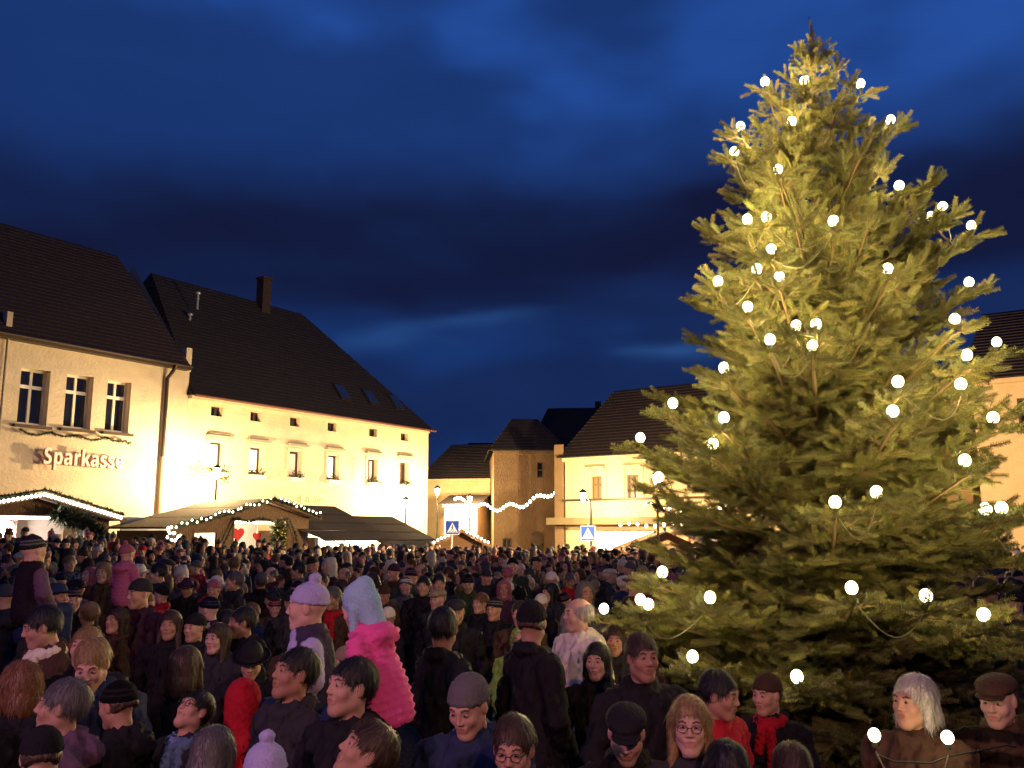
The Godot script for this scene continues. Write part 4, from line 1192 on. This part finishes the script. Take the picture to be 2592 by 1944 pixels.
func fir_tree() -> void:
	rng.seed = 77
	var t := thing("fir_tree", "tall dense fir covered in glowing bulbs, standing among the crowd", "tree", TREE)
	var bark := mat("fir_bark", Color(.13, .085, .04), .9)
	var m := Mb.new(); m.tube([Vector3(0, -.1, 0), Vector3(.02, 2, 0), Vector3(.06, 4.5, .03), Vector3(.14, 7.35, .05)], .14, .012, 10)
	part("trunk", m, bark, t)
	var y := .25
	while y < 7.25:
		var n := 4 if y > 6.7 else (6 if y > 6.0 else 7)
		var ph := rng.randf() * TAU
		for k in n:
			var a := ph + TAU * k / n + rng.randfn(0, .22)
			var out := Vector3(cos(a), 0, sin(a))
			var r := maxf(.1, crown_r(y) * rng.randf_range(.68, 1.1))
			var rise := lerpf(-.12, 1.15, clampf((y - .8) / 6.2, 0, 1)) + rng.randfn(0, .12)
			var st := Vector3(.14 * y / 7.35, y - r * rise * .75, .05 * y / 7.35) + out * .03
			st.y = maxf(st.y, .3)
			var drop := .16 if y < 3.0 else .0
			limb(t, [st, st + out * r * .4 + Vector3(0, r * .4 * rise - drop * .4, 0), st + out * r * .75 + Vector3(0, r * .75 * rise - drop * .7, 0), st + out * r + Vector3(0, r * rise - drop * .55, 0)], bark)
		y += rng.randf_range(.85, 1.15) * lerpf(.36, .27, clampf(y / 7.0, 0, 1))
	for b in BULBS:   # each bulb sits over the end of a limb of its own
		if b.z > -5.0: continue
		var q := b - TREE + Vector3(0, -.1, 0)
		var flat := Vector3(q.x, 0, q.z)
		var st := Vector3(0, clampf(q.y - flat.length() * lerpf(.05, .8, clampf((q.y - 1) / 5.5, 0, 1)), .3, 7.0), 0)
		var e := q + flat.normalized() * .12
		limb(t, [st.lerp(e, .25 if flat.length() > .6 else .05), st.lerp(e, .6) - Vector3(0, .06, 0), e - flat.normalized() * .15, e + Vector3(0, .03, 0)], bark)
	for k in 9: along(Vector3(rng.randfn(0, .3), 1, rng.randfn(0, .3)).normalized(), Vector3(.14, 7.0 + k * .05, .05), 1.0)
	# needles: three kinds of shoot, spread through the crown
	var green := mat("fir_needles", Color.WHITE, .6, {"vc": true, "backlight_enabled": true, "backlight": Color(.35, .35, .35)})
	for kind in 3:
		var g := Mb.new()
		g.col = Color(.1, .07, .03); g.tube([Vector3.ZERO, Vector3(0, .13, 0)], .003, .002, 4)
		for k in 60:
			var a := k * 2.39996 + kind; var h := .135 * (k + .5) / 60
			var rd := Vector3(cos(a), 0, sin(a) * .75).normalized()
			var dir := (rd * rng.randf_range(.75, .95) + Vector3(0, rng.randf_range(.45, .75), 0)).normalized()
			var b := Vector3(0, h, 0); var len := rng.randf_range(.033, .043) * (1.0 - .35 * h / .135)
			var x := dir.cross(Vector3(rd.z, .3, -rd.x)).normalized() * .0027
			var tone := rng.randf_range(.75, 1.2)
			g.col = Color(.13 * tone, .13 * tone, .035 * tone)
			var nn := x.cross(dir).normalized()
			g.quad(b - x, b + x, b + dir * len + x * .6, b + dir * len - x * .6, nn)
		var mm := MultiMesh.new(); mm.transform_format = MultiMesh.TRANSFORM_3D; mm.use_colors = true; mm.mesh = g.mesh()
		var mine := []
		for k in shoots.size():
			if k % 3 == kind: mine.append(shoots[k])
		mm.instance_count = mine.size()
		for k in mine.size():
			mm.set_instance_transform(k, mine[k])
			var tone := rng.randf_range(.6, 1.25); mm.set_instance_color(k, Color(tone * rng.randf_range(.85, 1.1), tone, tone * .9))
		var mi := MultiMeshInstance3D.new(); mi.multimesh = mm; mi.material_override = green; mi.name = "foliage"; mi.set_meta("kind", "stuff")
		t.add_child(mi, true)
	print("shoots ", shoots.size())
	# the light chain
	var ch := thing("light_chain", "chain of round warm bulbs wound through the fir", "string lights", TREE)
	var sock := mat("socket", Color(.02, .03, .02), .6); var hot := glow("tree_bulb", Color(1, .86, .52), 11.0)
	var bb := Mb.new(); bb.ball(Vector3(0, .03, 0), Vector3(.043, .048, .043), 8, 12); var sm := Mb.new(); sm.tube([Vector3(0, -.05, 0), Vector3(0, -.01, 0)], .018, .018, 8)
	var bm := bb.mesh(); var smm := sm.mesh()
	var order := range(BULBS.size()); order.sort_custom(func(p, q): return BULBS[p].y > BULBS[q].y)
	for k in BULBS.size():
		var q := BULBS[k] - TREE
		var b := part("bulb", bm, hot, ch, Transform3D(Basis.IDENTITY.scaled(Vector3.ONE * (.62 if BULBS[k].z > -5.0 else 1.0)), q)); part("socket", smm, sock, b)
		omni(q + Vector3(0, .03, 0), Color(1, .74, .3), .5 * (.05 if BULBS[k].z > -5.0 else lerpf(.45, 1.6, clampf((BULBS[k].y - 1.5) / 4.0, 0, 1))), .035, ch)
	m = Mb.new()
	var lo := BULBS[47] - TREE + Vector3(0, -.06, 0); var hi := BULBS[46] - TREE + Vector3(0, -.06, 0)
	m.tube([lo, lo.lerp(hi, .25) - Vector3(0, .03, 0), lo.lerp(hi, .75) - Vector3(0, .03, 0), hi, Vector3(-.6, 1.38, 4.0), Vector3(0, 1.2, 3.4), Vector3(.2, 1.15, 2.2)], .004, .004, 5); part("cable", m, sock, ch)
	var cab := mat("cable_pale", Color(.1, .09, .05), .6)
	for k in order.size() - 1:
		var a: Vector3 = BULBS[order[k]] - TREE - Vector3(0, .05, 0); var b: Vector3 = BULBS[order[k + 1]] - TREE - Vector3(0, .05, 0)
		if a.distance_to(b) > .75: continue
		var pp := []
		for q in 11: pp.append(a.lerp(b, q / 10.0) - Vector3(0, .22 * sin(PI * q / 10.0), 0) + Vector3(a.x + b.x, 0, a.z + b.z).normalized() * .1 * sin(PI * q / 10.0))
		m = Mb.new(); m.tube(pp, .0045, .0045, 5); part("cable", m, cab, ch)


# ---------------------------------------------------------------- the crowd
const HEROES := [
	[-2.47,4.60,0.97,-120,0,"w","bob","ginger","parka","black","","person with ginger bob seen from behind at the far left edge"],
	[-2.08,4.26,0.95,-75,-5,"m","short","grey","parka","mauve","","older grey haired person in profile beside the ginger bob"],
	[-2.27,5.01,1.02,10,25,"m","short","blond","parka","navy","","fair haired man in navy parka looking down"],
	[-2.02,4.77,0.90,-110,10,"m","beanie_stripe","black","parka","black","","person in black beanie with two thin white bands near fair haired man"],
	[-1.73,4.92,0.86,-30,-35,"w","short","black","wool","slate","scarf_blue,glasses","person in glasses and blue grey scarf with face tipped up"],
	[-1.48,5.04,0.88,-160,0,"w","hood","red","parka","red","","person in bright red hood beside man carrying the boy"],
	[-1.91,3.77,0.89,-150,10,"m","beanie","black","parka","black","","person in dark knitted hat at the lower left corner"],
	[-1.91,5.48,0.95,170,0,"w","bob","brown","wool","black","","dark haired person seen from behind in front of the fair haired man"],
	[-2.76,7.97,0.93,-20,0,"m","beanie","black","parka","black","","round faced person in black beanie holding a small orange drink"],
	[-2.94,7.87,0.95,5,0,"w","long","brown","wool","black","","long haired woman in black left of the round faced person"],
	[-2.36,7.34,0.92,-20,0,"w","long","brown","parka","charcoal","","woman with brown hair leaning beside the round faced person"],
	[-2.24,7.59,0.98,-60,0,"m","short","black","parka","black","","dark haired man in profile left of the boy in lavender hat"],
	[-1.82,6.44,0.90,10,20,"m","brim","black","wool","black","","man under a black brimmed hat looking down behind the red hood"],
	[-3.87,11.80,0.98,0,0,"w","beanie","rose","parka","black","","person in rose knitted hat in the middle of the left crowd"],
	[-5.64,12.52,1.09,0,0,"w","bob","blond","wool","brown","","blond person in brown beside the pink bobble hat child"],
	[-1.12,4.66,1.00,-50,-12,"m","short","black","wool","charcoal","","dark haired man in charcoal coat carrying boy in lavender hat"],
	[-0.74,4.17,1.01,-48,-8,"m","short","black","parka","black","","smiling dark haired man carrying child in pink puffer jacket"],
	[-1.33,9.97,0.87,180,0,"w","beanie","cream","wool","black","","person in cream beanie just behind the pink puffer child"],
	[-1.29,7.02,0.84,-120,0,"w","beanie","beige","wool","brown","","person in beige beanie between the two carried children"],
	[-0.42,5.89,1.06,170,0,"m","short","black","wool","black","","tall person in long black coat seen from behind right of pink child"],
	[-0.17,4.08,0.99,-25,22,"w","beanie","grey","parka","navy","","woman in grey ribbed knit cap and navy jacket looking down"],
	[-0.62,3.60,0.92,-70,-30,"m","short","brown","parka","black","","person at the bottom edge with upturned face below the smiling man"],
	[-0.58,3.93,0.89,150,0,"m","short","brown","parka","brown","","brown haired person at the bottom edge seen from behind"],
	[-0.95,3.57,0.88,-150,10,"w","pom","lavender","parka","slate","","person in lavender bobble hat at the bottom edge"],
	[-1.22,3.87,0.88,165,10,"w","bob","grey","parka","slate","scarf_blue","grey haired person in slate jacket at bottom edge below red hood"],
	[-2.33,9.70,0.99,-5,8,"m","cap","black","wool","charcoal","","man in wide black cap above the lavender hat boy"],
	[-2.48,11.80,1.03,0,0,"w","short","brown","wool","brown","","brown haired person lit warm above the pale blue hat child"],
	[-1.98,10.05,0.99,-20,0,"m","short","grey","wool","brown","scarf_red","person with red scarf between the two raised children"],
	[-1.17,12.02,1.00,-5,0,"m","short","black","parka","black","","left one of two bare headed people side by side facing the camera"],
	[-0.96,11.93,1.02,8,0,"m","short","black","parka","black","","right one of two bare headed people side by side facing the camera"],
	[-0.86,10.53,0.96,-30,0,"m","cap","beige","wool","charcoal","","person in beige cap below the two bare headed people"],
	[-0.54,8.81,0.97,5,5,"m","cap","charcoal","wool","black","","man in charcoal flat cap right of the tall black coat"],
	[-0.37,10.66,0.93,-40,0,"w","short","ginger","parka","black","","ginger haired person right of charcoal flat cap"],
	[-0.19,9.80,0.93,-30,0,"w","beanie_stripe","grey","parka","black","","person in grey beanie with white bands left of the tall man in black cap"],
	[0.37,10.97,0.91,180,0,"w","beanie","cream","wool","black","scarf_black","person in white beanie above the tall man in black cap"],
	[0.15,5.92,1.08,165,0,"m","beanie","black","wool","black","","tall man in black cap and long black coat seen from behind"],
	[0.08,8.93,0.95,-15,0,"w","short","brown","parka","brown","","round faced woman left of the tall man in black cap"],
	[0.07,8.31,0.84,-10,0,"w","hood","lime","parka","lime","","small person in lime green hood left of the long black coat"],
	[0.52,7.23,1.04,-70,0,"m","bald","white","parka","cream","","balding man in cream ribbed jacket lit from behind by the tree"],
	[0.83,10.23,1.01,15,0,"w","hood","grey","parka","grey","","person in grey hood behind the balding man in cream"],
	[0.56,6.07,0.92,-20,0,"w","bob","black","wool","black","","dark haired woman in black in front of the cream jacket"],
	[0.82,7.33,0.91,-10,0,"w","bob","brown","wool","charcoal","","brown haired woman behind the young man with short hair"],
	[1.10,8.28,0.88,0,5,"w","beanie","mauve","parka","mauve","","person in mauve beanie behind the young man with short hair"],
	[0.73,5.16,1.01,15,0,"m","short","brown","parka","black","badge","young man with short hair and small chest badge by the fir"],
	[0.50,4.07,0.92,-8,22,"m","cap","black","wool","black","","man in black peaked cap looking down below the young man"],
	[0.01,3.64,0.93,-12,8,"w","short","brown","wool","slate","glasses","brown haired person in glasses at the bottom edge in the middle"],
	[0.77,4.03,0.93,-12,0,"w","long","blond","wool","charcoal","glasses","woman with long blond hair and glasses beside the red jacket"],
	[1.06,4.81,0.93,55,10,"m","short","black","parka","red","","youth with dark hair in red jacket by the fir branches"],
	[1.48,5.36,0.87,-50,5,"m","beanie","brown","wool","black","scarf_red","person in dark hat and black coat under the fir"],
	[1.90,4.39,0.95,-60,0,"w","bob","white","parka","brown","","person with pale white hair rim lit before the fir"],
	[2.36,4.49,0.95,-45,10,"m","cap","brown","stripe","brown","","man in brown cap and striped pullover at the right edge"],
	[1.11,3.66,0.87,170,10,"m","short","brown","parka","brown","","brown haired head at the bottom edge under the fir"],
	[0.85,3.78,0.86,-160,10,"w","bob","black","wool","black","","dark haired head at the bottom edge beside red jacket youth"],
	[-8.55,20.88,1.07,0,0,"m","beanie","red","parka","brown","","person in red knitted hat before the bright bank wall"],
	[-11.12,22.56,1.02,170,0,"m","brim","black","wool","black","","person in brimmed hat silhouetted before the lit left stall"],
	[-0.11,12.59,0.95,0,0,"w","hood","rose","parka","plum","","person in rose hood left of the white beanie"],
	[0.62,13.74,0.99,160,0,"w","beanie","cream","parka","plum","","person in cream beanie and plum jacket behind the white beanie"],
	[1.73,12.52,0.99,-100,0,"w","beanie","red","parka","red","","person in bright red cap near the lowest fir bulbs"],
]


func crowd() -> void:
	var taken: Array[Vector2] = []
	for h in HEROES:
		person(h[0], h[1], h[2], h[3] * .75, h[5], int(h[3] * .25), int(h[4]), h[6], h[7], h[8], h[9], taken.size() % 4, h[10], h[11])
		taken.append(Vector2(h[0], h[1]))
	child(Vector3(-1.12, 1.94, -4.95), -75, -10, -6, "pom", "lavender", "kid_plain", "lavender", "child in lavender knitted hat and dark jacket sitting on the shoulders of man in charcoal", 1.14, 9.0)
	child(Vector3(-.74, 1.98, -4.45), -112, 0, 0, "pointy", "ice", "kid_puffer", "pink", "child in pink quilted puffer jacket and pale blue pointed hat on the smiling man", .98, 19.0)
	child(Vector3(-4.47, 2.09, -10.5), 160, 0, 0, "pom", "rose", "kid_puffer", "pink_dull", "child in rose bobble hat and dull pink jacket raised above the crowd", 1.0)
	child(Vector3(-3.81, 2.2, -7.2), 150, 0, 0, "beanie_stripe", "grey", "kid_plain", "mauve", "child in grey striped hat and mauve jacket raised before the lit left stall", 1.05)
	person(-4.42, 10.66, 1.0, 150, "m", 0, 0, "short", "brown", "parka", "black", 1, "", "adult carrying child in rose bobble hat on the shoulders")
	person(-3.74, 7.36, 1.04, 150, "m", 0, 0, "short", "black", "wool", "charcoal", 0, "", "adult carrying child in grey striped hat on the shoulders")
	taken.append_array([Vector2(-1.1, 5.0), Vector2(-4.47, 10.5), Vector2(-3.81, 7.2)])
	rng.seed = 4242
	var spots := []
	var d := 3.9
	while d < 41.0:
		var gap := .62 if d < 16 else .72
		var half := d * .6 + .6
		var x := -half
		while x < half:
			var p := Vector2(x + rng.randf_range(-.26, .26), d + rng.randf_range(-.28, .28))
			x += gap
			if p.distance_to(Vector2(TREE.x, -TREE.z)) < 2.0 or p.y < 9.5 and p.x > .13 * p.y: continue
			var f := Vector3(p.x, 0, -p.y) - JOINT
			if f.dot(NLEFT) < 8.0 and f.dot(Vector3(.5446, 0, -.8387)) < 12.0: continue
			if p.distance_to(Vector2(6, 35.5)) < 2.5 or p.distance_to(Vector2(-2.35, 41)) < 1.6: continue
			var ok := true
			for q in taken:
				if absf(q.y - p.y) < .62 and p.distance_to(q) < .5: ok = false
			# nobody stands between the camera and someone the picture shows clearly
			for h in HEROES:
				if p.y < h[1] and p.y > h[1] - 1.6 and absf(p.x / p.y - h[0] / h[1]) < .3 / p.y + .02: ok = false
			if ok: spots.append(p)
		d += gap
	spots.sort_custom(func(a, b): return a.y < b.y)
	var singles := mini(spots.size(), 294 - HEROES.size())
	var tops_m := ["short", "short", "short", "beanie", "beanie", "cap", "brim", "bald", "hood", "beanie_stripe"]
	var tops_w := ["bob", "bob", "long", "long", "beanie", "pom", "hood", "short", "beanie_stripe"]
	var hat_cols := ["black", "black", "charcoal", "navy", "brown", "plum", "slate", "grey", "beige", "cream", "rose", "mauve", "cream", "brown"]
	var hair_cols := ["black", "black", "brown", "brown", "brown", "grey", "blond", "ginger"]
	var coat_cols := ["black", "black", "black", "charcoal", "charcoal", "navy", "brown", "plum", "slate", "green", "grey", "black", "brown", "red"]
	var words := {"short": "%s short hair", "bob": "%s bobbed hair", "long": "long %s hair", "bald": "thin %s hair", "beanie": "%s knitted hat", "beanie_stripe": "%s banded knitted hat", "pom": "%s bobble hat", "cap": "%s flat cap", "brim": "%s brimmed hat", "hood": "%s hood"}
	var kinds := {"parka": "parka", "folded": "zipped jacket", "wool": "long coat"}
	for k in singles:
		var p: Vector2 = spots[k]
		var yaw := rng.randfn(-25, 45)
		if rng.randf() < .32: yaw = rng.randf_range(110, 250)
		var label := ""
		var w := false; var top := ""; var tc := ""; var coat := ""; var cc := ""
		for attempt in 60:
			w = rng.randf() < .48
			top = tops_w[rng.randi() % tops_w.size()] if w else tops_m[rng.randi() % tops_m.size()]
			tc = hair_cols[rng.randi() % hair_cols.size()] if is_hair(top) else hat_cols[rng.randi() % hat_cols.size()]
			if top == "bald": tc = "grey"
			coat = ["parka", "parka", "folded", "wool", "wool"][rng.randi() % 5]; cc = coat_cols[rng.randi() % coat_cols.size()]
			if top == "hood": cc = tc
			var facing := "turned away" if absf(wrapf(yaw, -180, 180)) > 100 else ("in profile" if absf(wrapf(yaw, -180, 180)) > 48 else "facing forward")
			var zone := "near left stall" if p.x / p.y < -.4 else ("near gabled stall" if p.x / p.y < -.22 else ("near long stall" if p.x / p.y < -.05 else ("near corner house" if p.x / p.y < .12 else "near fir")))
			label = "person with %s, %s %s, %s, %s %s" % [words[top] % tc, cc, kinds[coat], facing, "front rows" if p.y < 7.5 else "middle rows", zone]
			if not used_labels.has(label): break
		used_labels[label] = true
		var s := rng.randf_range(.93, 1.09) if not w else rng.randf_range(.86, 1.0)
		if rng.randf() < .07: s *= .82
		person(p.x, p.y, s, yaw, "w" if w else "m", [-22, 0, 22][rng.randi() % 3], [-8, 4, 14][rng.randi() % 3], top, tc, coat, cc, rng.randi() % 4, "scarf_" + hat_cols[rng.randi() % 14] if rng.randf() < .2 else "", label, "people in the crowd")
	# everyone farther off is one mass
	var far := thing("crowd", "distant dark mass of people packed before the market stalls", "crowd")
	far.set_meta("kind", "stuff")
	var looks := [["m_far", "short"], ["w_far", "bob"], ["m_far", "beanie"], ["w_far", "pom"], ["m_far", "cap"], ["w_far", "hood"]]
	var rest := spots.slice(singles)
	for g in looks.size():
		var ps := []
		for k in rest.size():
			if k % looks.size() == g: ps.append(rest[k])
		var sets := [[turned(looks[g][0], 0, 4)[0], "faces", HEAD_Y], [tops[looks[g][1]], "headgear", HEAD_Y], [coats["wool" if g % 2 else "parka"], "coats", 0.0], [coats["legs"], "trousers", 0.0]]
		var xf := []
		for p in ps:
			var s := rng.randf_range(.86, 1.07)
			xf.append(Transform3D(Basis(Vector3.UP, rng.randf() * TAU).scaled(Vector3.ONE * s), Vector3(p.x, ground_at(p.x) - (.25 if p.y > 34 and p.x > -3 else 0.0), -p.y)))
		for q in sets:
			var mm := MultiMesh.new(); mm.transform_format = MultiMesh.TRANSFORM_3D; mm.use_colors = true; mm.mesh = q[0]; mm.instance_count = ps.size()
			for k in ps.size():
				mm.set_instance_transform(k, xf[k] * Transform3D(Basis.IDENTITY, Vector3(0, q[2], 0)))
				var c: Color = PALETTE[coat_cols[rng.randi() % coat_cols.size()]]
				if q[1] == "faces": c = Color(.68, .56, .5)
				elif q[1] == "headgear": c = PALETTE[(hair_cols if g < 2 else hat_cols)[rng.randi() % (8 if g < 2 else 14)]] * .7
				elif q[1] == "trousers": c = PALETTE["black"]
				mm.set_instance_color(k, c)
			var mi := MultiMeshInstance3D.new(); mi.multimesh = mm; mi.material_override = mat("far_crowd", Color.WHITE, .85, {"vc": true}); mi.name = q[1]; mi.set_meta("kind", "stuff")
			far.add_child(mi, true)
	print("people ", spots.size() + HEROES.size(), " singles ", singles)


func stage_lamp(label: String, at: Vector3, to: Vector3, c: Color, e: float, angle: float) -> void:
	var t := thing("stage_light", label, "stage light", at, Basis.looking_at(to - at), "stage lights over the steps")
	var m := Mb.new(); m.lathe(Vector3.ZERO, [Vector2(.02, .3), Vector2(.14, .26), Vector2(.16, 0), Vector2(.15, 0), Vector2(.12, .2)], 12)
	part("housing", m, mat("lamp_iron", Color(.04, .035, .03), .5), t, Transform3D(Basis(Vector3.RIGHT, PI / 2), Vector3.ZERO))
	m = Mb.new(); m.lathe(Vector3.ZERO, [Vector2(0, .04), Vector2(.13, .04)], 12)
	part("lens", m, glow("gel_" + label, c, 6.0), t, Transform3D(Basis(Vector3.RIGHT, PI / 2), Vector3(0, 0, 0)))
	m = Mb.new(); m.tube([Vector3(0, 0, .15), Vector3(0, .6, .15)], .03, .03, 6); part("hanger", m, mat("lamp_iron", Color(.04, .035, .03), .5), t)
	var l := SpotLight3D.new(); l.name = "beam"; l.light_color = c.linear_to_srgb(); l.light_energy = e; l.light_size = .12; l.spot_angle = angle; l.spot_range = 60; l.spot_attenuation = 2.0; l.shadow_enabled = true
	t.add_child(l); l.position = Vector3(0, 0, -.06)


func _ready() -> void:
	var cam := Camera3D.new(); cam.name = "camera"
	cam.fov = 46.73; cam.near = .1; cam.far = 600
	add_child(cam)
	cam.position = Vector3(0, 2.35, 0); cam.rotation = Vector3(.16432, 0, 0); cam.current = true
	var env := Environment.new()
	env.background_mode = Environment.BG_SKY
	var sky := Sky.new(); var pan := PanoramaSkyMaterial.new(); pan.panorama = ImageTexture.create_from_image(sky_image()); sky.sky_material = pan
	env.sky = sky; env.background_energy_multiplier = 1.0
	env.tonemap_mode = Environment.TONE_MAPPER_LINEAR; env.tonemap_exposure = 1.0
	env.sdfgi_enabled = true; env.ssao_enabled = true; env.ssil_enabled = true
	var we := WorldEnvironment.new(); we.name = "environment"; we.environment = env; add_child(we)
	var sun := DirectionalLight3D.new(); sun.name = "afterglow"; sun.light_color = Color(.5, .6, 1.0); sun.light_energy = .012; sun.light_angular_distance = 20; sun.shadow_enabled = true
	add_child(sun); sun.rotation_degrees = Vector3(-55, 150, 0)
	rng.seed = 1; noise.seed = 3; noise.frequency = 1.0; noise.fractal_octaves = 2
	# ground
	var g := Mb.new()
	for k in 24:
		var x0 := -90.0 + k * 7.5; var x1 := x0 + 7.5
		g.quad(Vector3(x0, ground_at(maxf(x0, -16)), 60), Vector3(x1, ground_at(maxf(x1, -16)), 60), Vector3(x1, ground_at(maxf(x1, -16)), -400), Vector3(x0, ground_at(maxf(x0, -16)), -400))
	struct("ground", g, mat("cobbles", Color(.07, .065, .06), .8, {"heightmap_enabled": true, "heightmap_texture": relief("cobble", .04, 2, .6, 0.0), "heightmap_scale": 3.0, "uv1_triplanar": true, "uv1_scale": Vector3.ONE * .7}))
	left_buildings()
	behind_roofs()
	right_buildings()
	street_lamp("lamp post before the joint of bank and long house", facade(-.1, 0, 2.6), 4.85, 85.0)
	street_lamp("lamp post before the far end of the long house", facade(12.9, 0, 2.4), 3.9, 42.0)
	street_lamp("lamp post at the corner of the long house by the street mouth", Vector3(-4.3, 0, -51.5), 4.6, 60.0)
	street_lamp("lamp post before the bright low wall at the street mouth", Vector3(-2.5, 0, -53.2), 4.2, 40.0)
	street_lamp("curved lamp before the ochre corner house", Vector3(3.6, 0, -41), 3.9, 70.0, Color(1, .74, .36), .35)
	street_lamp("lamp post between shop and fir", Vector3(5.35, 0, -33), 4.2, 215.0, Color(1, .72, .35))
	street_lamp("lamp post behind the fir before orange house", Vector3(13.5, 0, -27), 4.6, 110.0, Color(1, .62, .26))
	crossing_sign("blue pedestrian crossing sign left of the drab house", Vector3(-2.65, 2.52, -40), .1)
	crossing_sign("blue pedestrian crossing sign before the shop of the corner house", Vector3(3.2, 2.27, -38), -.1)
	stalls()
	stage_lamp("magenta stage light on the stage side", Vector3(-6.5, 4.6, 1.5), Vector3(-1.2, 1.6, -5.5), Color(1, .4, .6), 23.0, 38)
	stage_lamp("violet stage light beside the magenta one", Vector3(-5.6, 5.0, 1.8), Vector3(-1.5, 1.6, -7), Color(.7, .54, 1.0), 7.0, 42)
	stage_lamp("rose stage light above the steps", Vector3(1.5, 5.2, 2.5), Vector3(.5, 1.6, -6), Color(1, .48, .27), 20.0, 46)
	make_wardrobe()
	fir_tree()
	crowd()
